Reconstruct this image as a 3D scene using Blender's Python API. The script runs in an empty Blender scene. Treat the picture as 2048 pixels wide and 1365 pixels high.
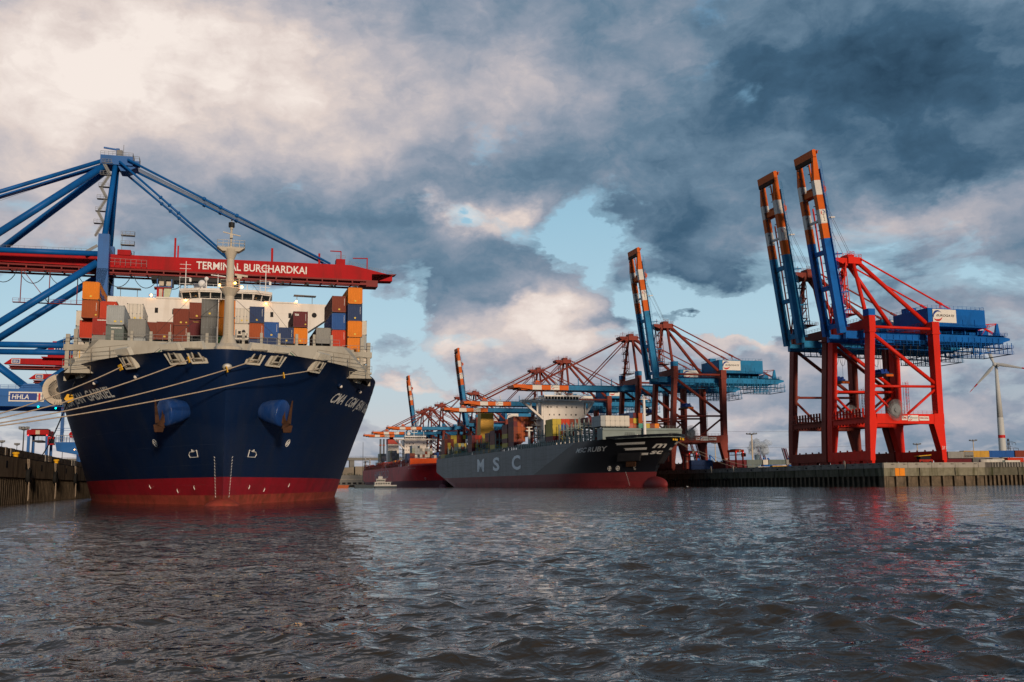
import bpy, bmesh, math, random
import numpy as np
from mathutils import Vector, Matrix
from math import radians, sin, cos, pi, atan, atan2, sqrt

random.seed(7)
S = bpy.context.scene
COL = S.collection

# ---------------------------------------------------------------- camera
PHI = radians(16.8)          # the harbour basin runs 16.8 degrees left of the view
cam = bpy.data.cameras.new('camera'); camo = bpy.data.objects.new('camera', cam); COL.objects.link(camo)
cam.sensor_width = 36; cam.lens = 36 * 2000 / 2048.; cam.clip_start = .3; cam.clip_end = 30000
camo.location = (0, 0, 2.3)
pitch = atan(285.5 / 2000.)
camo.matrix_world = Matrix.Translation((0, 0, 2.3)) @ Matrix.Rotation(pi/2 + pitch, 4, 'X') @ Matrix.Rotation(-.011, 4, 'Z')
S.camera = camo
S.view_settings.view_transform = 'Standard'; S.view_settings.look = 'None'
S.view_settings.exposure = 0; S.view_settings.gamma = 1
S.cycles.max_bounces = 6; S.cycles.diffuse_bounces = 2; S.cycles.glossy_bounces = 3; S.cycles.transparent_max_bounces = 40
S.cycles.use_denoising = True

# ---------------------------------------------------------------- node helper
class NT:
    def __init__(s, tree): s.t = tree; s.l = tree.links
    def n(s, typ, **k):
        o = s.t.nodes.new(typ)
        for a, b in k.items(): setattr(o, a, b)
        return o
    def put(s, inp, v):
        if hasattr(v, 'is_output') or isinstance(v, bpy.types.NodeSocket): s.l.new(v, inp)
        else: inp.default_value = v
    def m(s, op, a, b=None, c=None, clamp=False):
        o = s.n('ShaderNodeMath', operation=op, use_clamp=clamp)
        s.put(o.inputs[0], a)
        if b is not None: s.put(o.inputs[1], b)
        if c is not None: s.put(o.inputs[2], c)
        return o.outputs[0]
    def v(s, op, a, b=None):
        o = s.n('ShaderNodeVectorMath', operation=op)
        s.put(o.inputs[0], a)
        if b is not None: s.put(o.inputs[1], b)
        return o.outputs['Value'] if op in ('DOT_PRODUCT', 'LENGTH') else o.outputs[0]
    def comb(s, x, y, z=0.):
        o = s.n('ShaderNodeCombineXYZ'); s.put(o.inputs[0], x); s.put(o.inputs[1], y); s.put(o.inputs[2], z); return o.outputs[0]
    def noise(s, vec, scale, detail=4, rough=.5, dist=0., dim='3D', color=False):
        o = s.n('ShaderNodeTexNoise', noise_dimensions=dim)
        s.put(o.inputs['Vector'], vec); s.put(o.inputs['Scale'], scale); s.put(o.inputs['Detail'], detail)
        s.put(o.inputs['Roughness'], rough); s.put(o.inputs['Distortion'], dist)
        return o.outputs['Color' if color else 'Fac']
    def ramp(s, f, stops, interp='LINEAR'):
        o = s.n('ShaderNodeValToRGB'); r = o.color_ramp; r.interpolation = interp
        while len(r.elements) < len(stops): r.elements.new(.5)
        for e, (p, c) in zip(r.elements, stops):
            e.position = p; e.color = (*c, 1) if len(c) == 3 else c
        s.put(o.inputs[0], f); return o.outputs[0]
    def mix(s, f, a, b):
        o = s.n('ShaderNodeMix', data_type='RGBA'); s.put(o.inputs[0], f)
        s.put(o.inputs[6], (*a, 1) if isinstance(a, tuple) and len(a) == 3 else a)
        s.put(o.inputs[7], (*b, 1) if isinstance(b, tuple) and len(b) == 3 else b)
        return o.outputs[2]
def lin(r, g, b):
    f = lambda c: (c/255/12.92 if c/255 <= .04045 else ((c/255+.055)/1.055)**2.4)
    return (f(r), f(g), f(b))

COVER = [(900,420,50,40,-.45),(1170,470,75,75,-.75),(1060,480,30,40,-.3),(250,600,330,50,-.55),(620,660,200,90,-.55),(820,610,50,60,-.4),(1450,640,190,45,-.75),(1330,590,60,50,-.4),(1950,600,140,40,.1),
 (1750,570,120,40,.1),(1100,630,160,60,.75),(950,600,80,35,.5),(1290,650,90,25,.5),(1390,628,50,14,.7),(1560,660,35,22,.7),(880,560,120,60,.2),
 (850,830,170,70,-.25),(1500,800,400,90,.35),(1000,720,300,40,.2),(780,720,120,30,.2),(1500,740,300,30,.25),(1700,700,100,60,.25),(880,740,80,60,-.15),(1000,540,160,60,.45),(150,660,200,60,-.4),(1450,690,160,14,.5),(1750,850,300,60,.2),(830,760,200,16,.5)]
BRIGHT = [(40,60,330,200,.36),(380,30,260,120,.29),(0,320,200,160,.24),(560,210,280,150,.22),(200,180,160,80,.10),(300,260,120,70,-.10),(700,80,200,140,.14),
 (850,250,260,120,.09),(1050,60,120,80,.06),(600,410,360,50,-.14),(950,330,200,60,-.06),(1900,150,300,160,-.28),(1600,90,280,120,-.15),(1250,40,220,110,-.02),(1250,290,260,90,-.08),(1080,160,240,110,.13),(1400,480,170,100,-.15),(1450,570,170,40,-.12),(1100,180,200,90,.02),
 (1850,450,220,45,.24),(1980,570,160,40,-.02),(1900,690,250,50,.22),(1940,340,200,40,-.16),(1700,560,100,30,-.1),
 (1090,640,150,60,.46),(900,420,60,36,.6),(1010,430,70,36,.42),(1150,690,250,50,.25),(1000,520,130,50,-.02),(1000,600,50,22,-.2),(1250,645,120,20,-.24),(1390,628,60,16,-.25),(1560,665,40,22,-.1),
 (1500,685,150,22,.3),(820,765,250,20,.25),(1500,850,500,25,.22),(1700,750,200,50,.12),(1000,820,900,100,.12),(930,700,50,30,.2)]
BACK = 1
CLOUDRAMP = [(0.0, lin(44,70,92)), (.2, lin(66,97,122)), (.36, lin(104,130,152)), (.52, lin(146,156,172)), (.68, lin(186,182,188)), (.84, lin(222,208,202)), (1, lin(246,234,226))]
CLEARRAMP = [(0, lin(216,200,200)), (.07, lin(206,202,208)), (.16, lin(192,206,216)), (.3, lin(180,212,228)), (.5, lin(158,200,222)), (.8, lin(120,170,205)), (1, lin(100,150,190))]

# ---------------------------------------------------------------- sun (low, behind the viewer and to the right)
SUN_EL = radians(10); beta = radians(3)
qd = Vector((-sin(PHI), cos(PHI), 0)); pd = Vector((cos(PHI), sin(PHI), 0))
sd = (-qd * cos(beta) + pd * sin(beta)); sundir = Vector((sd.x*cos(SUN_EL), sd.y*cos(SUN_EL), sin(SUN_EL)))
sl = bpy.data.lights.new('sun', 'SUN'); sl.energy = 2.8; sl.angle = radians(5); sl.color = (1, .80, .62)
so = bpy.data.objects.new('sun', sl); COL.objects.link(so)
so.rotation_euler = sundir.to_track_quat('Z', 'Y').to_euler()

# ---------------------------------------------------------------- sky: clear blue evening sky behind broken cloud
w = bpy.data.worlds.new('World'); S.world = w; w.use_nodes = True
w.cycles.sampling_method = 'MANUAL'; w.cycles.sample_map_resolution = 512
T = NT(w.node_tree); T.t.nodes.clear()
out = T.n('ShaderNodeOutputWorld'); bg = T.n('ShaderNodeBackground'); T.l.new(bg.outputs[0], out.inputs[0])
sky = T.n('ShaderNodeTexSky', sky_type='NISHITA'); sky.sun_disc = False
sky.sun_elevation = SUN_EL; sky.sun_rotation = atan2(sundir.x, sundir.y)
tc = T.n('ShaderNodeTexCoord'); D = tc.outputs['Generated']
sep = T.n('ShaderNodeSeparateXYZ'); T.l.new(D, sep.inputs[0]); dx, dy, dz = sep.outputs
DEG = 180/pi
az = T.m('MULTIPLY', T.m('ARCTAN2', dx, dy), DEG)
el = T.m('MULTIPLY', T.m('ARCSINE', dz), DEG)
# cloud-deck coordinates: a flat layer seen in perspective
den = T.m('ADD', T.m('MAXIMUM', dz, 0.), .16)
P = T.comb(T.m('DIVIDE', dx, den), T.m('DIVIDE', dy, den), 0.)
w1 = T.v('SUBTRACT', T.noise(P, 1.6, 5, .6, color=True), (.5, .5, .5))
w2 = T.v('SUBTRACT', T.noise(T.comb(az, T.m('MULTIPLY', el, 1.6), 3.), .22, 5, .58, color=True), (.5, .5, .5))
AE = T.v('ADD', T.comb(az, el, 0.), T.v('MULTIPLY', w2, (9., 5., 0.)))
def lobe(x, y, sx, sy, wt):
    a = atan((x-1024)/2000.)*DEG; e = atan((968-y)/2000.*cos(radians(a)))*DEG
    d = T.v('MULTIPLY', T.v('SUBTRACT', AE, (a, e, 0)), (35./sx, 35./sy, 0))
    return T.m('MULTIPLY', T.m('POWER', 2.718, T.m('MULTIPLY', T.v('DOT_PRODUCT', d, d), -1.)), wt)
def total(base, L):
    for q in L: base = T.m('ADD', base, lobe(*q))
    return base
# lobes: where the thick and the thin cloud lies (centre, spread, weight)
cover = total(T.ramp(T.m('DIVIDE', el, 30.), [(0, (.52,)*3), (.2, (.44,)*3), (.36, (.56,)*3), (.47, (.86,)*3), (.62, (1,)*3), (1, (1,)*3)]), COVER)
bright = T.m('ADD', total(.46, BRIGHT), T.m('MULTIPLY', T.m('MULTIPLY_ADD', dx, -2., -1., clamp=True), .3))  # last term: brighter sky added out of view at left, lights the ship sides
n1 = T.noise(P, 2.2, 8, .58, .3); n2 = T.noise(T.comb(az, T.m('MULTIPLY', el, 2.2), 0.), .13, 9, .6, .4)
n3 = T.noise(T.comb(az, T.m('MULTIPLY', el, 1.5), 9.), .26, 7, .53, .2)
cv = T.m('ADD', cover, T.m('ADD', T.m('MULTIPLY', T.m('SUBTRACT', n1, .5), .9), T.m('MULTIPLY', T.m('SUBTRACT', n2, .5), 1.7)))
alpha = T.ramp(cv, [(.40, (0,)*3), (.52, (.5,)*3), (.72, (1,)*3)], 'EASE')
bil = T.m('ABSOLUTE', T.m('MULTIPLY_ADD', T.noise(T.v('MULTIPLY', AE, (1., 1.5, 1.)), .17, 7, .55, .15), 2., -1.))   # billows: soft bright lumps with darker creases
bil2 = T.m('ABSOLUTE', T.m('MULTIPLY_ADD', T.noise(T.v('MULTIPLY', AE, (1., 1.3, 1.)), .55, 6, .55, .1), 2., -1.))
br = T.m('ADD', bright, T.m('ADD', T.m('MULTIPLY', T.m('SUBTRACT', n3, .5), .50), T.m('MULTIPLY', T.m('SUBTRACT', n1, .5), .15)))
br = T.m('ADD', br, T.m('ADD', T.m('MULTIPLY', T.m('SUBTRACT', bil, .22), .22), T.m('MULTIPLY', T.m('SUBTRACT', bil2, .22), .09)))
back = T.m('MULTIPLY_ADD', T.v('DOT_PRODUCT', D, (-.25, -.95, .1)), 1.6, .1, clamp=True)   # unseen dark cloud added behind the viewer to cut the ambient light
br = T.m('SUBTRACT', br, T.m('MULTIPLY', back, .30)); alpha = T.m('MAXIMUM', alpha, back)
cloud = T.ramp(br, CLOUDRAMP)
clear = T.ramp(T.m('DIVIDE', el, 30.), CLEARRAMP)
clear = T.mix(.12, clear, T.v('MULTIPLY', sky.outputs[0], (.1, .1, .1)))
base = T.mix(alpha, clear, cloud)
T.l.new(T.v('MULTIPLY', base, (10., 10., 10.)), bg.inputs[0]); bg.inputs[1].default_value = .1

# ---------------------------------------------------------------- materials
def mat(name, col, rough=.5, var=.15, scale=.4, metal=0., grime=None, gamt=.5, gscale=.15, spec=.13, streak=False, bump=0., bscale=3.):
    m = bpy.data.materials.new(name); m.use_nodes = True
    N = NT(m.node_tree); b = m.node_tree.nodes['Principled BSDF']
    o = N.n('ShaderNodeTexCoord').outputs['Object']
    f = N.noise(o, scale, 6, .6)
    k = tuple(c*(1-var) for c in col); h = tuple(min(1, c*(1+var)) for c in col)
    c = N.mix(N.m('MULTIPLY_ADD', N.m('SUBTRACT', f, .5), 2.2, .5, clamp=True), k, h)
    if grime:
        v = N.v('MULTIPLY', o, (1., 1., .12)) if streak else o
        g = N.m('MULTIPLY', N.m('MULTIPLY_ADD', N.m('SUBTRACT', N.noise(v, gscale, 7, .65), .5), 5., .1, clamp=True), gamt)
        c = N.mix(g, c, grime)
    N.put(b.inputs['Base Color'], c)
    b.inputs['Roughness'].default_value = rough; b.inputs['Metallic'].default_value = metal
    b.inputs['Specular IOR Level'].default_value = spec
    if bump:
        bp = N.n('ShaderNodeBump'); bp.inputs['Strength'].default_value = bump
        bp.inputs['Distance'].default_value = .1; N.put(bp.inputs['Height'], N.noise(o, bscale, 5, .6)); N.t.links.new(bp.outputs[0], b.inputs['Normal'])
    return m
def glow(name, col, e):
    m = bpy.data.materials.new(name); m.use_nodes = True
    b = m.node_tree.nodes['Principled BSDF']; b.inputs['Base Color'].default_value = (*col, 1)
    b.inputs['Emission Color'].default_value = (*col, 1); b.inputs['Emission Strength'].default_value = e
    return m
RUST = (.10, .035, .015); DIRT = (.03, .028, .024)
M = {}
M['navy'] = mat('navy_hull', (.0045, .0165, .056), .42, .25, .05, grime=(.03, .035, .045), gamt=.35, gscale=.25, streak=True, bump=.25, bscale=.35)
M['boot'] = mat('red_antifouling', (.36, .012, .022), .45, .2, .2, grime=(.10, .02, .015), gamt=.4, gscale=.3, bump=.2, bscale=.4)
M['boot2'] = mat('worn_antifouling', (.40, .065, .04), .6, .3, .4, grime=(.16, .05, .02), gamt=.7, gscale=.5)
M['cream'] = mat('cream_paint', (.40, .37, .30), .55, .08, .3, grime=(.20, .15, .10), gamt=.35, gscale=.5, streak=True)
M['creamd'] = mat('cream_recess', (.25, .23, .18), .6, .15, .8, grime=(.14, .08, .04), gamt=.6, gscale=1.2, streak=True)
M['white'] = mat('white_paint', (.74, .68, .60), .5, .05, .2, grime=(.42, .33, .24), gamt=.3, gscale=.5, streak=True)
M['white2'] = mat('white_paint_clean', (.78, .75, .70), .5, .04)
M['dark'] = mat('dark_opening', (.012, .012, .014), .6)
M['black'] = mat('black_paint', (.012, .013, .015), .5, .3, grime=(.03, .03, .03), gamt=.5, streak=True)
M['glass'] = mat('window_glass', (.015, .018, .02), .08, .1)
M['steel'] = mat('grey_steel', (.22, .23, .23), .5, .2, grime=RUST, gamt=.3)
M['steeld'] = mat('dark_steel', (.06, .06, .065), .5, .2, grime=RUST, gamt=.4)
M['rust'] = mat('rusty_iron', (.065, .03, .016), .8, .4, 1.2, grime=(.04, .02, .012), gamt=.7, gscale=.8, bump=.5)
M['boltblue'] = mat('bright_blue_paint', (.012, .048, .18), .3, .15, .4, grime=(.10, .14, .22), gamt=.4, gscale=.8, streak=True)
M['yellow'] = mat('safety_yellow', (.75, .40, .02), .5, .1)
M['rope'] = mat('hawser_rope', (.42, .33, .24), .85, .2, 3.)
M['ropeg'] = mat('green_rope', (.02, .16, .09), .8, .2)
M['amber'] = glow('sodium_lamp', (1., .42, .08), 14)
M['lampw'] = glow('work_lamp', (1., .82, .5), 5)
M['teal'] = glow('signal_lamp', (.0, .9, .75), 4)
M['redlamp'] = glow('red_tail_lamp', (1., .03, .03), 6)
M['hred'] = mat('terminal_red', (.42, .006, .009), .62, .15, .12, grime=(.12, .015, .012), gamt=.4, gscale=.3, streak=True)
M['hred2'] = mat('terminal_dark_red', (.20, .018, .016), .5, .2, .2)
M['hblue'] = mat('terminal_blue', (.006, .105, .34), .4, .12, .2, grime=(.01, .05, .14), gamt=.4, gscale=.25, streak=True)
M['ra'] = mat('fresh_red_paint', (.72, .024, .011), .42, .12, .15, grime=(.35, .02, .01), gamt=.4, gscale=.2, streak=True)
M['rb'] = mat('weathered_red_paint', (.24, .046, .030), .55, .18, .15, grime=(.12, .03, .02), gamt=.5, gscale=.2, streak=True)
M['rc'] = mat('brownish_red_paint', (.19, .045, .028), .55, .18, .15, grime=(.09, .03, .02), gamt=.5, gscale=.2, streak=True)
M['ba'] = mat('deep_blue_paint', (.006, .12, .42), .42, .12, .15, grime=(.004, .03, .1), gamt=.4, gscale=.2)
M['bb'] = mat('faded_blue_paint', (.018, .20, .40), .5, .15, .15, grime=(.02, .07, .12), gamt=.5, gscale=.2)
M['org'] = mat('signal_orange', (.62, .115, .012), .5, .12, .2)
M['bandw'] = mat('band_white', (.68, .64, .58), .5, .08, .3, grime=(.35, .3, .24), gamt=.4)
M['signw'] = mat('sign_white', (.74, .70, .62), .5, .04)
M['signb'] = mat('sign_blue', (.012, .045, .23), .45, .05)
M['signr'] = mat('sign_red', (.55, .02, .02), .45, .05)
M['ink'] = mat('sign_black', (.02, .02, .022), .5, .05)
M['letter'] = mat('letter_white', (.80, .78, .72), .5, .12, 1.5, grime=(.3, .28, .24), gamt=.4, gscale=2.)
M['lettery'] = mat('letter_yellow', (.7, .5, .08), .5, .05)
M['tyre'] = mat('tyre_rubber', (.015, .015, .015), .8, .2)
M['greyhull'] = mat('grey_hull', (.095, .11, .115), .5, .22, .05, grime=(.035, .04, .045), gamt=.6, gscale=.12, streak=True, bump=.2, bscale=.3)
M['blackhull'] = mat('black_hull', (.007, .009, .013), .45, .3, .1)
M['mboot'] = mat('maroon_boot', (.22, .028, .03), .55, .25, .1, grime=(.07, .014, .016), gamt=.6, gscale=.15)
M['redhull'] = mat('deep_red_hull', (.58, .022, .03), .45, .2, .06, grime=(.10, .02, .02), gamt=.4, gscale=.1)
M['hboot'] = mat('grey_maroon_boot', (.16, .05, .06), .6, .2, .1)
M['greygreen'] = mat('greygreen_paint', (.22, .26, .24), .55, .1, .2, grime=(.12, .12, .1), gamt=.3, streak=True)
M['funnel'] = mat('funnel_ochre', (.62, .34, .055), .5, .08, .2, grime=(.3, .16, .04), gamt=.3)
M['orbright'] = mat('vivid_orange_paint', (.85, .10, .01), .5, .1)
M['haircream'] = mat('reel_cream', (.55, .46, .34), .6, .15)
M['conc'] = mat('pale_concrete', (.23, .21, .18), .85, .18, .6, grime=(.06, .055, .045), gamt=.75, gscale=.45, streak=True, bump=.4, bscale=2.)
M['concm'] = mat('mossy_concrete', (.115, .105, .075), .9, .3, .5, grime=(.030, .034, .012), gamt=.9, gscale=.5, streak=True, bump=.6, bscale=1.5)
M['concb'] = mat('brown_concrete', (.34, .25, .16), .85, .25, .4, grime=(.045, .032, .02), gamt=.85, gscale=.3, streak=True, bump=.5, bscale=2.)
M['concw'] = mat('whitish_concrete', (.36, .32, .27), .8, .12, .5, grime=(.14, .11, .08), gamt=.5, gscale=.6, streak=True)
M['pile'] = mat('sheet_pile_steel', (.14, .105, .07), .85, .4, .6, grime=(.012, .012, .008), gamt=.8, gscale=.6, streak=True)
M['asph'] = mat('quay_asphalt', (.06, .058, .055), .9, .2, .3)
M['leaf'] = mat('dark_foliage', (.035, .055, .03), .8, .4, 1.)
M['smoke'] = mat('steam', (.32, .38, .45), 1., .2)

def plating(m, w=11., h=2.6, d=.02):
    N = NT(m.node_tree); o = N.n('ShaderNodeTexCoord').outputs['Object']; s = N.n('ShaderNodeSeparateXYZ'); N.put(s.inputs[0], o)
    t = N.n('ShaderNodeTexBrick'); N.put(t.inputs['Vector'], N.comb(s.outputs[1], s.outputs[2])); t.inputs['Scale'].default_value = 1.; t.inputs['Brick Width'].default_value = w; t.inputs['Row Height'].default_value = h
    t.inputs['Mortar Size'].default_value = .035; t.inputs['Mortar Smooth'].default_value = 1.
    b = m.node_tree.nodes['Principled BSDF']; bp = N.n('ShaderNodeBump'); bp.inputs['Distance'].default_value = d; bp.inputs['Strength'].default_value = .6; bp.invert = True
    old = b.inputs['Normal'].links[0].from_socket if b.inputs['Normal'].links else None
    N.put(bp.inputs['Height'], t.outputs['Fac'])
    if old: N.t.links.new(old, bp.inputs['Normal'])
    N.t.links.new(bp.outputs[0], b.inputs['Normal'])
    # narrow rust runs and scuffs
    r = N.m('GREATER_THAN', N.noise(N.v('MULTIPLY', o, (1.6, 1.6, .09)), 1.2, 5, .7), .69); k = N.noise(o, .09, 3, .5)
    col = b.inputs['Base Color'].links[0].from_socket; f = N.m('MULTIPLY', r, N.m('MULTIPLY_ADD', k, 1.6, -.6, clamp=True))
    N.put(b.inputs['Base Color'], N.mix(N.m('MULTIPLY', f, .55), col, (.075, .05, .045)))
for k_ in ('navy', 'boot'): plating(M[k_])
plating(M['greyhull']); plating(M['redhull'])

# ---------------------------------------------------------------- mesh builder
class MB:
    def __init__(s): s.v = []; s.f = []; s.mi = []; s.mats = []; s.cur = 0
    def use(s, m):
        if m not in s.mats: s.mats.append(m)
        s.cur = s.mats.index(m); return s
    def add(s, vs, fs):
        n = len(s.v); s.v += [tuple(a) for a in vs]; s.f += [tuple(i+n for i in f) for f in fs]; s.mi += [s.cur]*len(fs); return s
    def box(s, x0, x1, y0, y1, z0, z1):
        return s.add([(x0,y0,z0),(x1,y0,z0),(x1,y1,z0),(x0,y1,z0),(x0,y0,z1),(x1,y0,z1),(x1,y1,z1),(x0,y1,z1)],
                     [(0,3,2,1),(4,5,6,7),(0,1,5,4),(1,2,6,5),(2,3,7,6),(3,0,4,7)])
    def hexa(s, b, t):   # bottom quad, top quad
        return s.add(list(b)+list(t), [(0,3,2,1),(4,5,6,7),(0,1,5,4),(1,2,6,5),(2,3,7,6),(3,0,4,7)])
    def prism(s, poly, axis, a, b):   # poly in the two other axes
        def P(p, t): return {'x': (t, p[0], p[1]), 'y': (p[0], t, p[1]), 'z': (p[0], p[1], t)}[axis]
        n = len(poly); vs = [P(p, a) for p in poly]+[P(p, b) for p in poly]
        return s.add(vs, [tuple(range(n))[::-1], tuple(range(n, 2*n))]+[(i, (i+1) % n, (i+1) % n+n, i+n) for i in range(n)])
    def tube(s, p0, p1, r, r1=None, n=8, cap=True):
        p0 = Vector(p0); p1 = Vector(p1); d = (p1-p0)
        if d.length < 1e-6: return s
        d.normalize(); a = d.orthogonal().normalized(); b = d.cross(a); r1 = r if r1 is None else r1
        vs = [p0+(a*cos(2*pi*i/n)+b*sin(2*pi*i/n))*r for i in range(n)]+[p1+(a*cos(2*pi*i/n)+b*sin(2*pi*i/n))*r1 for i in range(n)]
        fs = [(i, (i+1) % n, (i+1) % n+n, i+n) for i in range(n)]
        if cap: fs += [tuple(range(n))[::-1], tuple(range(n, 2*n))]
        return s.add(vs, fs)
    def path(s, pts, r, n=5):
        pts = [Vector(p) for p in pts]; closed = (pts[0]-pts[-1]).length < 1e-5
        if closed: pts = pts[:-1]
        m = len(pts); vs = []; a = None
        for i, p in enumerate(pts):
            d = (pts[(i+1) % m]-pts[i-1]) if closed or 0 < i < m-1 else (pts[1]-pts[0] if i == 0 else pts[-1]-pts[-2])
            if d.length < 1e-9: d = Vector((0, 0, 1))
            d.normalize(); a = d.orthogonal() if a is None else a-d*a.dot(d)
            if a.length < 1e-6: a = d.orthogonal()
            a.normalize(); b = d.cross(a); vs += [p+(a*cos(2*pi*j/n)+b*sin(2*pi*j/n))*r for j in range(n)]
        k = m if closed else m-1
        return s.add(vs, [(i*n+j, i*n+(j+1) % n, ((i+1) % m)*n+(j+1) % n, ((i+1) % m)*n+j) for i in range(k) for j in range(n)])
    def beam(s, p0, p1, w, h, w1=None, h1=None, side=None):
        p0 = Vector(p0); p1 = Vector(p1); d = (p1-p0).normalized()
        sd_ = Vector(side) if side else (Vector((0,0,1)) if abs(d.z) < .95 else Vector((0,1,0)))
        a = d.cross(sd_).normalized(); b = a.cross(d).normalized(); w1 = w if w1 is None else w1; h1 = h if h1 is None else h1
        q0 = [p0+a*x*w/2+b*y*h/2 for x, y in ((-1,-1),(1,-1),(1,1),(-1,1))]; q1 = [p1+a*x*w1/2+b*y*h1/2 for x, y in ((-1,-1),(1,-1),(1,1),(-1,1))]
        return s.hexa(q0, q1)
    def rail(s, pts, h=1.1, step=2., r=.05, mid=True):
        for a, b in zip(pts, pts[1:]):
            a = Vector(a); b = Vector(b); L = (b-a).length; k = max(1, int(L/step))
            for i in range(k+1):
                p = a.lerp(b, i/k); s.beam(p, p+Vector((0,0,h)), r, r)
            s.beam(a+Vector((0,0,h)), b+Vector((0,0,h)), r, r)
            if mid: s.beam(a+Vector((0,0,h*.5)), b+Vector((0,0,h*.5)), r*.8, r*.8)
        return s
    def disc(s, c, r, axis, t, n=32):
        c = Vector(c); ax = {'x': Vector((1,0,0)), 'y': Vector((0,1,0)), 'z': Vector((0,0,1))}[axis]
        return s.tube(c-ax*t/2, c+ax*t/2, r, n=n)
    def ball(s, c, r, n=10, sz=1.):
        vs = []; fs = []
        for i in range(n+1):
            for j in range(n):
                t = pi*i/n; p = 2*pi*j/n; vs.append((c[0]+r*sin(t)*cos(p), c[1]+r*sin(t)*sin(p), c[2]+r*sz*cos(t)))
        for i in range(n):
            for j in range(n): fs.append((i*n+j, (i+1)*n+j, (i+1)*n+(j+1) % n, i*n+(j+1) % n))
        return s.add(vs, fs)
    def torus(s, c, R, r, axis, n=18, k=8):
        vs = []; fs = []
        for i in range(n):
            for j in range(k):
                a = 2*pi*i/n; b = 2*pi*j/k; q = R+r*cos(b); l = (q*cos(a), q*sin(a), r*sin(b))
                l = {'z': l, 'y': (l[0], l[2], l[1]), 'x': (l[2], l[0], l[1])}[axis]; vs.append((c[0]+l[0], c[1]+l[1], c[2]+l[2]))
        for i in range(n):
            for j in range(k): fs.append((i*k+j, ((i+1) % n)*k+j, ((i+1) % n)*k+(j+1) % k, i*k+(j+1) % k))
        return s.add(vs, fs)
    def mesh(s, name, smooth=False):
        me = bpy.data.meshes.new(name); me.from_pydata(s.v, [], s.f)
        for m in s.mats: me.materials.append(m)
        me.polygons.foreach_set('material_index', s.mi)
        if smooth: me.polygons.foreach_set('use_smooth', [True]*len(s.f))
        me.update(); bm = bmesh.new(); bm.from_mesh(me); bmesh.ops.recalc_face_normals(bm, faces=bm.faces); bm.to_mesh(me); bm.free()
        return me
def W(u, v, z): return (u*cos(PHI)-v*sin(PHI), u*sin(PHI)+v*cos(PHI), z)
def link(name, data, parent=None): 
    o = bpy.data.objects.new(name, data); COL.objects.link(o); o.parent = parent; return o
def tag(o, label, cat, group=None, kind=None):
    if label: o['label'] = label
    if cat: o['category'] = cat
    if group: o['group'] = group
    if kind: o['kind'] = kind
    return o
def thing(name, label, cat, u=0, v=0, z=0, group=None, data=None, rot=0):
    o = link(name, data); o.location = W(u, v, z); o.rotation_euler = (0, 0, PHI+rot); return tag(o, label, cat, group)
def part(name, mb, parent, smooth=False, label=None):
    o = link(name, mb.mesh(name, smooth) if isinstance(mb, MB) else mb, parent)
    if label: o['label'] = label
    return o
def copytree(o, parent=None):
    c = o.copy(); COL.objects.link(c); c.parent = parent
    for ch in list(o.children): copytree(ch, c)
    return c
# text as a mesh: x right, z up, facing -y, centred or left aligned, given height of capitals
def textmesh(txt, size, mat_, ext=.02, bold=0., width=None, shear=0., align='LEFT'):
    cu = bpy.data.curves.new('lettering', 'FONT'); cu.body = txt; cu.size = size/.73; cu.extrude = ext; cu.offset = bold
    cu.align_x = align; cu.shear = shear; cu.resolution_u = 3
    ob = bpy.data.objects.new('lettering', cu); COL.objects.link(ob)
    dg = bpy.context.evaluated_depsgraph_get(); me = bpy.data.meshes.new_from_object(ob.evaluated_get(dg))
    bpy.data.objects.remove(ob); me.transform(Matrix.Rotation(pi/2, 4, 'X'))
    if width:
        xs = [v.co.x for v in me.vertices]; k = width/(max(xs)-min(xs)); x0 = min(xs) if align == 'LEFT' else 0
        for v in me.vertices: v.co.x = (v.co.x-x0)*k
    me.materials.clear(); me.materials.append(mat_); me.name = 'lettering'
    return me
def text(txt, size, m, loc, parent, face='-y', name='lettering', **k):
    me = textmesh(txt, size, m, **k)
    R = {'-y': 0, '-x': -pi/2, '+x': pi/2}[face]
    me.transform(Matrix.Translation(loc) @ Matrix.Rotation(R, 4, 'Z'))
    return part(name, me, parent)

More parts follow.
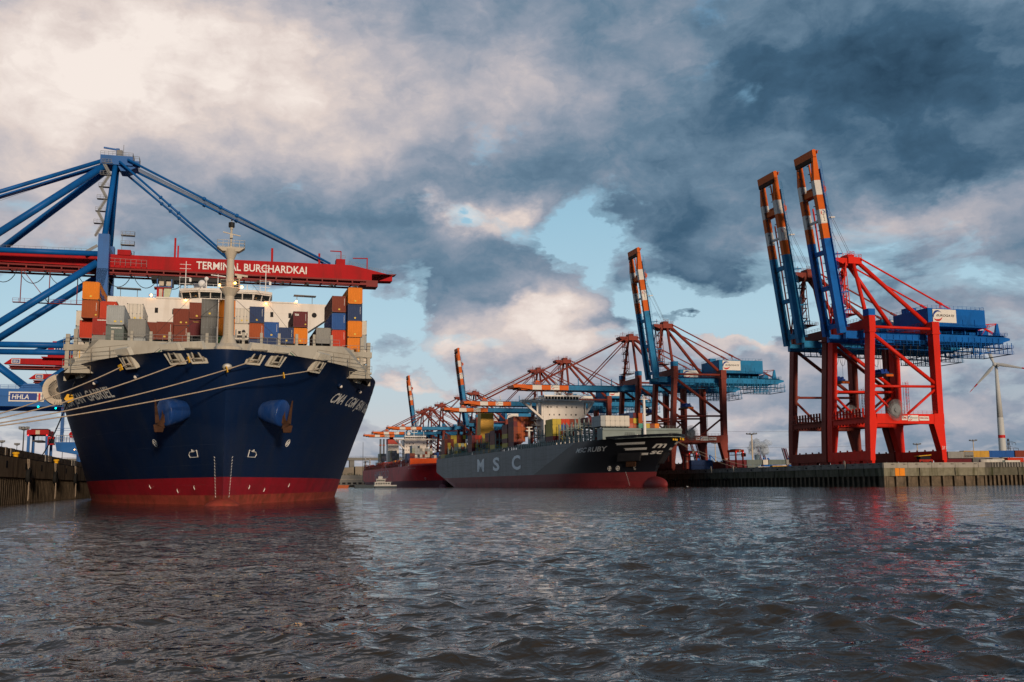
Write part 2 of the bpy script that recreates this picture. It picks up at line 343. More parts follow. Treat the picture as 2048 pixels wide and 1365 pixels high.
# ---------------------------------------------------------------- water: one radial sheet to the horizon, real waves near by
def water():
    rg = np.random.default_rng(5)
    r = [.05, 1.5, 3.5]; x = 5.5
    while x < 16000:
        r.append(x); x *= 1.0065 if x < 160 else (1.012 if x < 700 else 1.05)
    r = np.array(r)
    th = np.concatenate([np.linspace(-pi, -.72, 70)[:-1], np.linspace(-.72, .72, 640), np.linspace(.72, pi, 70)[1:-1]])
    nt = len(th)
    R, TH = np.meshgrid(r, th, indexing='ij'); X = R*np.sin(TH); Y = R*np.cos(TH); Z = np.zeros_like(X); DX = np.zeros_like(X); DY = np.zeros_like(X)
    waves = []
    for i in range(150):
        lam = .3*(8.5**(rg.random()**.8)) if i > 7 else 2.6+rg.random()*3
        a = radians(250)+rg.normal(0, .62)
        waves.append((lam, a, lam*.0078*(.55+.9*rg.random())*(1.1 if lam < .7 else 1.3 if lam < 1.5 else .7 if lam < 2.2 else .4)))
    # gusty patches: chop is rougher in some places
    G = np.zeros_like(X)
    for i in range(14):
        a = rg.random()*2*pi; lam = 9+rg.random()*45; G += np.sin(2*pi/lam*(X*cos(a)+Y*sin(a))+rg.random()*6.3)
    G = np.clip(1.0+.11*G, .6, 1.4)
    # the lee of the large hull on the left lies calmer
    calm = 1-.32/(1+np.exp((X/np.maximum(Y, 1.)+.17)*30.))
    for lam, a, A in waves:
        k = 2*pi/lam; sp = .0065*R; f = np.clip((lam/sp-2.2)/3, 0, 1)
        ph = k*(X*cos(a)+Y*sin(a))+rg.random()*6.3
        ph = ph+.55*np.sin(ph*.31+X*.21-Y*.17)
        c = np.cos(ph); Z += A*f*(c+.25*np.cos(2*ph)); s_ = np.sin(ph)*A*f*1.05; DX -= s_*cos(a); DY -= s_*sin(a)
    # a boat's wake: long ridges crossing the middle distance
    for off, amp, lam in ((0, .035, 3.4), (9, .03, 2.8), (-11, .03, 3.8)):
        d = (X*cos(.95)+Y*sin(.95))-14-off*.8; al = X*sin(.95)-Y*cos(.95)
        Z += amp*np.exp(-(d/7.)**2)*np.cos(2*pi/lam*d+.5*np.sin(al*.35))*np.clip((R/25), 0, 1)*np.clip(2-R/60, 0, 1)
    F = G*calm*.47; Z *= F
    X = X+DX*F; Y = Y+DY*F
    V = np.stack([X, Y, Z], -1).reshape(-1, 3)
    nr = len(r); i = np.arange(nr-1)[:, None]; j = np.arange(nt)[None, :]; j2 = (j+1) % nt
    Q = np.stack([i*nt+j, i*nt+j2, (i+1)*nt+j2, (i+1)*nt+j], -1).reshape(-1, 4)[:, ::-1]
    me = bpy.data.meshes.new('water'); me.vertices.add(len(V)); me.vertices.foreach_set('co', V.ravel())
    me.loops.add(Q.size); me.loops.foreach_set('vertex_index', Q.ravel().astype(np.int32)); me.polygons.add(len(Q))
    me.polygons.foreach_set('loop_start', np.arange(0, Q.size, 4, dtype=np.int32)); me.polygons.foreach_set('use_smooth', np.ones(len(Q), bool)); me.update(calc_edges=True)
    m = bpy.data.materials.new('harbour_water'); m.use_nodes = True; N = NT(m.node_tree); b = m.node_tree.nodes['Principled BSDF']
    b.inputs['Base Color'].default_value = (.037, .027, .0165, 1); b.inputs['Roughness'].default_value = .035; b.inputs['IOR'].default_value = 1.333
    o = N.n('ShaderNodeTexCoord').outputs['Object']
    o2 = N.v('MULTIPLY', o, (1., 1.35, 1.))
    rdg = lambda s: N.m('SUBTRACT', 1., N.m('ABSOLUTE', N.m('MULTIPLY_ADD', s, 2., -1.)))   # pointed crests
    h = N.m('ADD', N.m('MULTIPLY', rdg(N.noise(o2, 1.7, 2, .5, .5)), .050), N.m('MULTIPLY', rdg(N.noise(o2, .62, 3, .55, .4)), .10))
    h = N.m('ADD', h, N.m('MULTIPLY', rdg(N.noise(o2, 5., 2, .5, .4)), .010))
    bp = N.n('ShaderNodeBump'); bp.inputs['Strength'].default_value = 1.; bp.inputs['Distance'].default_value = 1.
    N.put(bp.inputs['Height'], h); N.t.links.new(bp.outputs[0], b.inputs['Normal'])
    me.materials.append(m)
    tag(link('water', me), 'dark choppy harbour water', None, kind='structure')
water()

# ---------------------------------------------------------------- land
def land():
    mb = MB().use(M['asph'])
    mb.add([W(225.3,299.3,7.9), W(2500,299.3,7.9), W(2500,9000,7.9), W(225.3,9000,7.9)], [(0,1,2,3)])
    tag(link('quay_ground', mb.mesh('quay_ground')), 'asphalt ground of the far container quay', None, kind='structure')
    mb = MB().use(M['asph'])
    mb.add([W(-30.4,-200,7.3), W(-30.4,9000,7.3), W(-3000,9000,7.3), W(-3000,-200,7.3)], [(0,1,2,3)])
    tag(link('quay_ground', mb.mesh('quay_ground')), 'asphalt ground of the near container quay', None, kind='structure')
    mb = MB().use(M['concm'])
    mb.hexa([W(-30,1500,-1), W(225.3,1500,-1), W(225.3,9000,-1), W(-30,9000,-1)], [W(-30,1520,5), W(225.3,1520,5), W(225.3,9000,5), W(-30,9000,5)])
    tag(link('river_bank', mb.mesh('river_bank')), 'low bank closing the harbour basin', None, kind='structure')
land()

# far quay: long side wall (u = 225) and end wall (v = 299)
def wall_run(parent, L, pile_step, conc_m, para_m, face, notch):
    """a wall along local +x facing -y, length L; base at water level"""
    r = random.Random(L); 
    mb = MB().use(M['pile']); mb.box(0, L, 1.1, 2.2, -1, 3.6)
    x = .4
    while x < L-.5:
        mb.beam((x, .55, -1), (x, .55, 3.6), .8, .9); x += pile_step
    part('pile_row', mb, parent)
    mb = MB().use(conc_m); x = 0
    while x < L:
        e = min(L, x+14.8); mb.box(x, e-.25, 0, 3, 3.5, 6.3); x += 15
    mb.use(M['dark']); mb.box(.1, L-.1, .35, 2.9, 3.7, 6.2); part('concrete_wall', mb, parent)
    mb = MB().use(para_m); x = 0
    while x < L:
        e = min(L, x+9.9); mb.box(x, e-.06, -.12, 1.2, 6.32, 8.15)
        x += 10
    mb.use(M['dark'])
    x = 3
    while x < L-2:
        mb.box(x, x+.9, -.16, .2, 7.5, 7.72); mb.box(x+1.1, x+1.35, -.16, .2, 7.5, 7.72); x += 5.
    x = 8
    while notch and x < L-8:
        mb.box(x, x+1.2, -.17, .3, 6.75, 7.3); x += 21
    part('parapet', mb, parent)
    if notch:
        for k in range(52):
            x = 6+k*17.3; part('fender', MB().use(M['tyre']).tube((x,-.75,3.3), (x+2.6,-.75,3.3), .55, n=10).tube((x+.3,-.7,3.3), (x+.3,-.1,5.), .07, n=4).tube((x+2.3,-.7,3.3), (x+2.3,-.1,5.), .07, n=4), parent)
def quays():
    a = thing('quay_wall', 'long mossy concrete quay wall on piles below the red cranes', 'quay wall', 225, 1300, 0, rot=-pi/2)
    wall_run(a, 1000.7, 3.1, M['concm'], M['conc'], 0, True)
    b = thing('quay_wall', 'pale end wall of the far quay facing the viewer, beside the orange marks', 'quay wall', 225, 299, 0)
    wall_run(b, 43, 4.9, M['concm2'], M['concw2'], 0, False)
    c = thing('quay_wall', 'darker quay wall with ribbed parapet at the right edge of the quay', 'quay wall', 268.1, 299.5, 0)
    wall_run(c, 260, 1.9, M['concm'], M['concd'], 0, False)
    mb = MB().use(M['conc'])
    for k in range(13): mb.box(3+k*1.25, 3.6+k*1.25, -.4, 0, 6.4, 8.1)
    part('rib', mb, c)
    for k, v in enumerate((494.8, 424.7, 404.0, 321.2)):
        mb = MB().use(M['concw']); 
        for y in (-.45, .45): mb.beam((-.35, y, 6.2), (-.35, y, 8.9), .22, .22)
        pts = [(-.35, .45*cos(t), 8.9+.45*sin(t)) for t in np.linspace(0, pi, 7)]; mb.path(pts, .11)
        for z in np.arange(6.3, 8.7, .3): mb.beam((-.35, -.45, z), (-.35, .45, z), .06, .06)
        o = thing('ladder', 'white ladder arch on the quay wall %s' % ('nearest the grey ship', 'beside the straddle carrier', 'between the straddle carrier and the cranes', 'below the raised cranes')[k], 'ladder', 225, v, 0, 'ladders on the far quay')
        part('hoop', mb, o)
    for k, (du, dv, wx) in enumerate(((229.7, 298.85, 1.7), (231.6, 298.85, 2.1))):
        mb = MB().use(M['marker']); mb.box(0, wx, 0, .1, 3.55, 6.25)
        tag(thing('marker_panel', ('narrow', 'wide')[k]+' orange marker panel on the corner of the quay wall', 'panel', du-.2, dv, 0, data=mb.mesh('marker_panel')), None, None)
    # near quay on the left
    d = thing('quay_wall', 'brown concrete and sheet pile quay wall beside the blue ship', 'quay wall', -30, 0, 0)
    mb = MB().use(M['pile']); y = 60
    while y < 420:
        mb.add([(-.1,y,-1),(-.8,y+.35,-1),(-.8,y+1.0,-1),(-.1,y+1.35,-1),(-.1,y+1.7,-1),(-.1,y,4.4),(-.8,y+.35,4.4),(-.8,y+1.0,4.4),(-.1,y+1.35,4.4),(-.1,y+1.7,4.4)],
               [(i,i+1,i+6,i+5) for i in range(4)]); y += 1.7
    part('sheet_pile', mb, d)
    mb = MB().use(M['concb']); y = 40
    while y < 1300:
        mb.box(-3, 0, y, y+19.9, 4.2, 7.35); y += 20
    mb.use(M['dark']); mb.box(-.35, -.02, 40, 1300, 7.352, 7.5)
    for k in range(9): mb.box(-.1, .03, 171+k*17, 172.4+k*17, 5.6, 6.7)
    part('concrete_wall', mb, d)
    fw = thing('flood_wall', 'row of weathered flood wall blocks on the near quay', 'wall', -32.5, 0, 0)
    mb = MB().use(M['concb2']); y = 100.
    while y < 420:
        mb.box(-.7, 0, y, y+5.9, 7.35, 9.2); y += 6
    mb.use(M['concw'])
    for a_, b_ in ((183.8,185.3),(188.4,192.),(226.5,230),(231,235.5),(268.6,272),(273,277.4)): mb.box(-.8, .12, a_, b_, 7.35, 9.25)
    mb.use(M['dark'])
    for k in range(24): mb.box(-.1, .03, 170.5+k*6, 171.2+k*6, 8.2, 8.6)
    part('block', mb, fw)
    for k, v in enumerate((186.6, 233.9)):
        mb = MB().use(M['yellow']); mb.tube((0,0,0), (0,0,.75), .38, n=14); mb.tube((0,0,.75), (0,0,.95), .38, .62, n=14); mb.tube((0,0,.95), (0,0,1.15), .62, .5, n=14)
        mb.box(-.6, .6, -.6, .6, 0, .1)
        thing('bollard', 'yellow bollard on the near quay edge '+('in front of the flood wall', 'close to the blue ship')[k], 'bollard', -31.3, v, 7.35, 'yellow bollards', mb.mesh('bollard', True))
    mb = MB().use(M['yellow']); mb.tube((0,0,0), (0,0,1), .45, n=14); mb.box(-.7,.7,-.7,.7,0,.1)
    for k, v in enumerate((190.0, 221.7, 253.9)):
        o = thing('tyre_fender', ('largest tyre fender hanging on ropes at the near quay', 'middle tyre fender on the brown quay wall', 'tyre fender in the shadow beside the blue hull')[k], 'fender', -29.7, v, 4.6, 'tyre fenders')
        part('tyre', MB().use(M['tyre']).torus((0,0,0), .95, .4, 'x', 20, 10), o, True)
        mb = MB().use(M['rope'])
        for dy in (-.9, -.2, .5): mb.tube((-.1, dy*1.6, 2.8), (.05, dy*.6, .7), .06, n=5)
        mb.tube((.2,-.5,-.3), (.2,-.7,-4.3), .07, n=5); mb.tube((.2,.3,-.3), (.2,.2,-4.), .05, n=5); part('rope', mb, o)
M['concd'] = mat('dark_parapet', (.10, .09, .08), .85, .25, .5, grime=(.03,.03,.028), gamt=.7, streak=True)
M['concm2'] = mat('algae_stained_concrete', (.21, .19, .13), .9, .3, .5, grime=(.075, .07, .035), gamt=.8, gscale=.6, streak=True, bump=.6, bscale=1.5)
M['concw2'] = mat('pale_parapet', (.33, .30, .25), .8, .12, .4, grime=(.16,.14,.1), gamt=.4, gscale=.6, streak=True)
M['concb2'] = mat('brown_block', (.17, .125, .09), .85, .3, .25, grime=(.05,.04,.03), gamt=.6, gscale=.4, streak=True)
M['marker'] = mat('orange_marker', (.80, .25, .02), .5, .1, .5)
quays()

# ---------------------------------------------------------------- shipping containers
CCOL = {'orange': (.74,.21,.012), 'rust': (.36,.075,.018), 'red': (.52,.045,.015), 'darkred': (.33,.028,.018), 'lightgrey': (.36,.38,.37), 'grey': (.26,.255,.23),
 'greygreen': (.14,.17,.155), 'white': (.62,.57,.48), 'brown': (.20,.042,.022), 'maroon': (.13,.02,.025), 'darkblue': (.022,.045,.12), 'blue': (.02,.09,.30), 'yellow': (.52,.38,.05),
 'green': (.05,.16,.04), 'teal': (.08,.30,.22), 'salmon': (.50,.13,.08), 'dullgrey': (.13,.13,.12), 'ochre': (.55,.30,.05), 'palegreen': (.30,.33,.24)}
CNAME = {'rust': 'rust brown', 'lightgrey': 'light grey', 'greygreen': 'grey green', 'darkred': 'dark red', 'darkblue': 'dark blue', 'dullgrey': 'dull grey', 'palegreen': 'pale green'}
for k, c in CCOL.items(): M['c_'+k] = mat(k+'_container_paint', c, .5, .12, .5, grime=tuple(x*.35+.01 for x in c), gamt=.45, gscale=.7, streak=True)
CM = {}
def corr(mb, x0, x1, z0, z1, y, plane, step=.28, dep=.045, sgn=1):
    """corrugated sheet between x0,x1 (profile) at depth y; plane 'y' faces -y, 'x' faces +-x"""
    n = max(2, int(round((x1-x0)/step))); st = (x1-x0)/n; pr = []
    for i in range(n):
        a = x0+i*st; pr += [(a, 0), (a+st*.28, 0), (a+st*.5, 1), (a+st*.78, 1)]
    pr.append((x1, 0)); vs = []
    for (a, d) in pr:
        for z in (z0, z1): vs.append((a, y+d*dep*sgn, z) if plane == 'y' else (y+d*dep*sgn, a, z))
    mb.add(vs, [(2*i, 2*i+2, 2*i+3, 2*i+1) for i in range(len(pr)-1)])
def cmesh(col, L, h, fine, kind='end'):
    key = (col, L, h, fine, kind)
    if key in CM: return CM[key]
    mb = MB().use(M['c_'+col]); w = 1.219; t = .09
    if not fine:
        mb.box(-w, w, 0, L, 0, h)
        for x in (-w-.01, w-.08):
            for y in (-.012, L-.08): mb.box(x, x+.09, y, y+.092, -.0, h+.012)
        mb.use(M['steeld'])
        for x in (-w-.02, w-.16):
            for z in (-.005, h-.13): mb.box(x, x+.18, -.025, .15, z, z+.15)
        mb.use(M['dark']); mb.box(-w+.06, w-.06, .03, L-.06, -.06, -.001)
    else:
        mb.box(-w+.05, w-.05, .05, L-.05, .05, h-.03)
        for x in (-w, w-t):
            for y in (0, L-t): mb.box(x, x+t, y, y+t, 0, h)
        for y in (0, L-t):
            mb.box(-w+t, w-t, y+.004, y+t-.004, h-.11, h-.004); mb.box(-w+t, w-t, y+.004, y+t-.004, .004, .15)
        for x in (-w, w-t):
            mb.box(x+.004, x+t-.004, t, L-t, h-.09, h-.004); mb.box(x+.004, x+t-.004, t, L-t, .004, .15)
        if kind == 'end': corr(mb, -w+t, w-t, .15, h-.11, .012, 'y')
        corr(mb, t, L-t, .15, h-.09, -w+.012, 'x', sgn=1); corr(mb, t, L-t, .15, h-.09, w-.012, 'x', sgn=-1)
        mb.use(M['steeld'])
        for x in (-w-.01, w-.17):
            for z in (-.01, h-.11):
                for y in (-.01, L-.15): mb.box(x, x+.18, y, y+.16, z, z+.12)
        mb.use(M['dark']); mb.box(-w+.1, w-.1, .06, L-.1, -.05, .04)
    CM[key] = mb.mesh('shipping_container'); return CM[key]
DM = {}
def container(col, u, v, z, label, group, L=12.19, h=2.6, fine=False, kind='end', marks=0, parent=None, rot=0):
    o = thing('shipping_container', label, 'container', u, v, z, group, cmesh(col, L, h, fine, kind), rot)
    w = 1.219
    if kind in ('door', 'reefer') and fine:
        for sx in (-1, 1):
            key = ('door', col, h, sx)
            if key not in DM:
                mb = MB().use(M['c_'+col]); a, b = (-w+.1, -.012) if sx < 0 else (.012, w-.1); mb.box(a, b, .0, .05, .16, h-.12)
                for zz in (.16, .72, 1.3, 1.9, h-.24): mb.box(a+.05, b-.05, -.02, .002, zz+.02, zz+.07)
                mb.use(M['steel'])
                for fx in (.28, .72): x = a+(b-a)*fx; mb.tube((x, -.05, .1), (x, -.05, h-.06), .022, n=6); mb.box(x-.12, x+.06, -.08, -.03, 1.1, 1.2)
                DM[key] = mb.mesh('door')
            part('door', DM[key], o)
    if kind == 'unit' and fine:
        key = ('unit', h)
        if key not in DM:
            mb = MB().use(M['c_white']); mb.box(-w+.1, w-.1, .0, .06, .15, h-.12); mb.use(M['dark']); mb.box(-.55, -.1, -.02, .02, .95, 1.45); mb.box(-.7, .9, -.03, .02, .3, .72)
            mb.use(M['steel']); mb.disc((.35, -.04, 1.35), .34, 'y', .1, 20); mb.use(M['dark']); mb.disc((.35, -.1, 1.35), .26, 'y', .04, 20)
            mb.use(M['steel']); mb.box(-1., -.8, -.05, .01, .3, 1.7); mb.box(.8, 1., -.04, .01, .8, 1.1); DM[key] = mb.mesh('cooling_unit')
        part('cooling_unit', DM[key], o)
    if marks:
        key = ('mk', marks, col, h)
        if key not in DM:
            r = random.Random(marks*7+len(col)); mb = MB().use(M['lettery'])
            if marks & 1: mb.box(-.15, .15, -.035, -.02, .35, .62)
            if marks & 2: mb.box(.7, .95, -.035, -.02, .38, .6)
            mb.use(M['letter'])
            if marks & 4:
                for k in range(9): mb.box(.82, .9, -.035, -.02, h-.5-k*.14, h-.42-k*.14)
            if marks & 8: mb.box(-.55, .95, -.035, -.02, h-.42, h-.3)
            DM[key] = mb.mesh('marking')
        part('marking', DM[key], o)
    return o

# ---------------------------------------------------------------- large blue container ship, bow on
UC, V0 = 1.7, 131.5
def hullB(s, z):
    t = np.clip(np.asarray(z, float)/19.6, 0, 1); L = 46+(144-46)*(1-t)**1.27; m = .6+(1.21-.6)*(1-t)**.54; n = 1.8+1.37*(1-t)
    x = np.clip(np.asarray(s, float)/L, 0, 1); return 25.7*(1-(1-x)**n)**m
def hullpt(side, s, z, off=0.):
    e = .05; P = Vector((side*float(hullB(s, z)), s, z))
    T = Vector((side*float(hullB(s+e, z)-hullB(max(s-e, 0), z)), e+min(e, s), 0)).normalized()
    U = Vector((side*float(hullB(s, z+e)-hullB(s, z-e)), 0, 2*e)).normalized(); Nn = T.cross(U).normalized()
    if Nn.x*side < 0: Nn = -Nn
    if abs(Nn.x) < 1e-4 and Nn.y > 0: Nn = -Nn
    return P+Nn*off, T, U, Nn
def s_at(x, z):
    a, b = 0., 140.
    for _ in range(50):
        c = (a+b)/2
        if hullB(c, z) < x: a = c
        else: b = c
    return a
def hull_text(txt, size, m, side, s0, zb, parent, length, name='lettering'):
    me = textmesh(txt, size, m, ext=0, bold=size*.02, width=1., shear=.25)
    bm = bmesh.new(); bm.from_mesh(me); bmesh.ops.subdivide_edges(bm, edges=[e for e in bm.edges if e.calc_length() > .012], cuts=1); bm.to_mesh(me); bm.free()
    # arc length along the plan curve
    ss = np.linspace(0, 140, 4000); bb = hullB(ss, zb); al = np.concatenate([[0], np.cumsum(np.hypot(np.diff(ss), np.diff(bb)))])
    a0 = np.interp(s0, ss, al)
    for v in me.vertices:
        f = v.co.x if side > 0 else 1-v.co.x
        s = float(np.interp(a0+f*length, al, ss)); P, T, U, Nn = hullpt(side, s, zb+v.co.z*.93, .045); v.co = P
    return part(name, me, parent)
def blue_ship():
    sh = thing('container_ship', 'large dark blue container ship seen bow on, moored at the near quay', 'ship', UC, V0, 0)
    st = np.concatenate([np.linspace(0, 1, 26)**2*12, np.linspace(12, 150, 60)[1:], [200, 280, 340, 366]])
    zs = np.array([-1.5, 0, .6, 1.25, 2.4, 3.55, 3.8, 5, 6.5, 8, 9.5, 11, 12.5, 14, 15.5, 17, 18.3, 19.2, 19.6])
    mb = MB(); 
    for side in (-1, 1):
        n0 = len(mb.v); vs = []
        for z in zs:
            for s in st: vs.append((side*float(hullB(s, z)), s-(.9*max(0, z-12)/8 if s < .01 else .9*max(0, z-12)/8*max(0, 1-s/6)), z))
        mb.v += vs; ns = len(st)
        for i in range(len(zs)-1):
            zc = (zs[i]+zs[i+1])/2; mb.use(M['boot2'] if zc < 1.25 else M['boot'] if zc < 3.55 else M['navy'])
            for j in range(ns-1): mb.f.append((n0+i*ns+j, n0+i*ns+j+1, n0+(i+1)*ns+j+1, n0+(i+1)*ns+j)); mb.mi.append(mb.cur)
    mb.use(M['navy']); mb.add([(-25.7,366,-1.5),(25.7,366,-1.5),(25.7,366,19.6),(-25.7,366,19.6)], [(0,1,2,3)])
    part('hull', mb, sh, True)
    # bulb just breaking the surface
    mb = MB().use(M['boot2']); mb.ball((0,0,0), 1, 20); me = mb.mesh('bulbous_bow', True)
    me.transform(Matrix.Translation((0, 1.2, -1.1)) @ Matrix.Diagonal((2.7, 3.8, 1.95, 1))); part('bulbous_bow', me, sh)
    # deck and breakwater
    mb = MB().use(M['cream']); poly = [(float(hullB(s, 17.7))*.985, s) for s in (0.3, 2, 5, 10, 16, 24, 34, 50, 120, 365)]
    mb.prism(poly+[(-x, y) for x, y in poly[::-1]], 'z', 18.1, 18.3)
    part('deck', mb, sh)
    mb = MB().use(M['cream'])
    mb.hexa([(-21.5,19.0,18.3),(21.5,19.0,18.3),(22.5,30,18.3),(-22.5,30,18.3)], [(-17.3,20.6,23.3),(17.3,20.6,23.3),(18.4,22.2,23.3),(-18.4,22.2,23.3)])
    mb.hexa([(-21.,22,18.3),(21.,22,18.3),(22.5,30,18.3),(-22.5,30,18.3)], [(-18.,22.1,22.6),(18.,22.1,22.6),(18.2,30,22.6),(-18.2,30,22.6)]); part('breakwater', mb, sh)
    for side in (-1, 1):
        mb = MB().use(M['creamd'])
        for k in range(5): zz = 18.9+k*.62; mb.beam((side*13.2, 17.6, zz+.9), (side*20.6, 18.3, zz), .07, .07)
        for x in (13.2, 15.6, 18., 20.6): mb.beam((side*x, 18., 18.3), (side*x, 18., 22.2-(x-13.2)*.13), .1, .1)
        part('platform_rail', mb, sh)
    mb = MB().use(M['dark'])
    for x in (-12.3, 12.5): mb.tube((x-.25, 19.45, 20.9), (x-.25, 20.3, 20.9), .32, n=12); mb.tube((x+.25, 19.45, 20.9), (x+.25, 20.3, 20.9), .32, n=12)
    part('port_hole', mb, sh)
    # bulwark notches with roller fairleads
    for side in (-1, 1):
        for ax, wd in ((3.5, 2.3), (6.3, 2.3), (12.3, 2.2), (20., 2.2)):
            z = 19.1; s = s_at(ax, z); P, T, U, Nn = hullpt(side, s, z)
            Nh = Vector((Nn.x, Nn.y, 0)).normalized(); U = (U*.55+Vector((0, 0, 1))*.45).normalized(); Nn = T.cross(U).normalized(); Nn = -Nn if Nn.dot(Nh) < 0 else Nn; P = P+Nh*.32
            def q(a, b, d): return P+T*a+U*b+Nn*d
            sg = 1
            mb = MB().use(M['fairlead']); w = wd/2
            mb.hexa([q(-w,-1.3,-.5), q(w,-1.3,-.5), q(w,-1.3,.14), q(-w,-1.3,.14)], [q(-w-.35,1.75,-.5), q(w+.35,1.75,-.5), q(w+.35,1.75,.14), q(-w-.35,1.75,.14)])
            f = part('fairlead', mb, sh)
            mb = MB().use(M['creamd']); mb.hexa([q(-w+.25,-1.0,.1), q(w-.25,-1.0,.1), q(w-.25,-1.0,.17), q(-w+.25,-1.0,.17)], [q(-w+.15,.55,.1), q(w-.15,.55,.1), q(w-.15,.55,.17), q(-w+.15,.55,.17)])
            mb.use(M['dark']); mb.hexa([q(-.35,-.55,.12), q(.35,-.55,.12), q(.35,-.55,.2), q(-.35,-.55,.2)], [q(-.4,.2,.12), q(.4,.2,.12), q(.4,.2,.2), q(-.4,.2,.2)])
            mb.use(M['cream'])
            for a in (-.62, .62): mb.tube(q(a,-.95,.2), q(a*.7,.5,.2), .13, n=8)
            mb.tube(q(-.8,-.6,.22), q(.8,-.6,.22), .12, n=8); mb.hexa([q(-w,.75,.1), q(w,.75,.1), q(w,.75,.3), q(-w,.75,.3)], [q(-w,.95,.1), q(w,.95,.1), q(w,.95,.3), q(-w,.95,.3)])
            part('roller', mb, f, True)
    mb = MB().use(M['cream']); P, T, U, Nn = hullpt(1, .35, 17.2); mb.ball((.1, -.9, 17.3), .62, 12, .75); mb.use(M['white']); mb.ball((.1,-1.25,17.35), .42, 10, .7); part('panama_fairlead', mb, sh, True)
    # small anchors of rope eyes
    for side, s in ((-1, 10.5), (1, 18.5), (1, 27.), (-1, 20.)):
        P, T, U, Nn = hullpt(side, s, 17.2, .12); mb = MB().use(M['navy']).ball(P, .42, 10, .8); mb.use(M['white']).ball(P+Nn*.3, .25, 8); part('mooring_pipe', mb, sh, True)
    # anchors in their bolsters
    for side in (-1, 1):
        s = s_at(4.9, 12.3); P, T, U, Nn = hullpt(side, s, 12.2); d = Vector((side*.78, -.60, -.14)).normalized()
        mb = MB().use(M['boltblue']); a = P-d*1.0+Vector((side*.1, 0, .1)); c_ = a+d*4.3; n = 28; rr = [(0, .7), (.22, 1.15), (.5, 1.52), (.8, 1.74), (.93, 1.78), (.98, 1.7), (1., 1.45)]
        u_ = d.cross(Vector((0,0,1))).normalized(); w_ = u_.cross(d); vs = []
        for f, r_ in rr:
            for k in range(n): t = 2*pi*k/n; vs.append(a.lerp(c_, f)+u_*cos(t)*r_*.9+w_*sin(t)*r_*1.02)
        mb.add(vs, [(i*n+k, i*n+(k+1) % n, (i+1)*n+(k+1) % n, (i+1)*n+k) for i in range(len(rr)-1) for k in range(n)]+[tuple((len(rr)-1)*n+k for k in range(n))])
        mb.use(M['dark']); 
        part('anchor_bolster', mb, sh, True)
        e = c_+d*.35
        mb = MB().use(M['rust']); mb.beam(e+Vector((side*.15,-.1,-1.6)), e+Vector((side*.15,-.1,-2.5)), 1.35, 1.1, 1.0, .9); mb.beam(e+Vector((-side*.1,0,-1.1)), e+Vector((side*.15,-.1,-1.8)), .5, .5, 1.35, 1.1)
        mb.beam(e+Vector((side*.35,-.2,-1.3)), e+Vector((side*.75,-.5,1.7)), .55, .42, .15, .12); mb.beam(e+Vector((0,0,-1.5)), c_-d*.4, .4, .4)
        mb.beam(e+Vector((-side*.3,.2,-1.3)), e+Vector((-side*.2,.5,.9)), .5, .4, .15, .12)
        part('anchor', mb, sh)
    # name both sides
    hull_text('CMA  CGM  JEAN  GABRIEL', 1.6, M['letter'], 1, s_at(15.3, 14.9), 14.75, sh, 30.)
    hull_text('CMA  CGM  JEAN  GABRIEL', 1.6, M['letter'], -1, s_at(14.6, 15.1), 15.0, sh, 30.)
    # marks
    for side in (-1, 1):
        mb = MB().use(M['letter'])
        def P(s, z): return hullpt(side, s, z, .05)[0]
        s0 = s_at(3.2, 6.6); 
        for L in ([(0,.9),(0,0),(1.2,0),(2.0,.0),(2.2,.35),(1.8,.7),(1.2,.7),(1.2,1.0),(.9,.9),(.9,.7)],): 
            pts = [P(s0+a*.9, 6.2+b) for a, b in L]; mb.path(pts+[pts[0]], .05, 4)
        s1 = s_at(9.0, 8.6); r = .48
        pts = [P(s1+r*cos(t)*.9, 8.4+r*sin(t)) for t in np.linspace(0, 2*pi, 17)]; mb.path(pts, .06, 4)
        mb.path([P(s1-.3, 8.1), P(s1+.3, 8.7)], .05, 4); mb.path([P(s1-.3, 8.7), P(s1+.3, 8.1)], .05, 4)
        for k in range(14):
            s2 = s_at(.75+k*.02, 1+k*.38); a = P(s2, 1+k*.38); b = P(s2+.16, 1.2+k*.38); mb.path([a, b], .035, 4)
        for k, (xx, zz) in enumerate(((3.4, 2.0), (5.6, 1.6), (9.6, 2.2))): s3 = s_at(xx, zz); mb.path([P(s3, zz), P(s3+.15, zz+.35), P(s3, zz+.5)], .06, 4)
        part('draught_mark', mb, sh)
    # fore mast
    mb = MB().use(M['cream2']); x, y = .25, 8.0
    mb.tube((x,y,18.3), (x,y,20.9), 2.0, 1.9, n=20); mb.tube((x,y,20.9), (x,y,21.5), 1.9, 1.15, n=20); mb.tube((x,y,21.5), (x,y,22.6), 1.15, .72, n=20); mb.tube((x,y,22.6), (x,y,28.2), .72, .62, n=20)
    mb.tube((x,y,28.0), (x,y,29.0), .62, 1.3, n=16); mb.tube((x,y,29.0), (x,y,29.12), 1.35, n=16)
    mb.tube((x,y,29.0), (x,y,33.2), .56, .48, n=20); mb.tube((x,y,33.2), (x,y,34.5), .5, 1.0, n=16)
    mb.hexa([(x-1.1,y-.7,34.2),(x+1.1,y-.7,34.2),(x+1.1,y+.7,34.2),(x-1.1,y+.7,34.2)], [(x-1.85,y-.8,34.75),(x+1.85,y-.8,34.75),(x+1.85,y+.8,34.75),(x-1.85,y+.8,34.75)])
    mb.tube((x,y,34.7), (x,y,35.1), .35, .2, n=10); mb.tube((x,y,35.1), (x,y,38.), .14, n=8); mb.tube((x,y,37.4), (x,y,38.5), .22, .1, n=8)
    mb.beam((x-1.1,y-.3,36.9), (x+1.2,y-.3,36.45), .12, .14); mb.box(x-.2, x+.2, y-.5, y+.1, 36.1, 36.6)
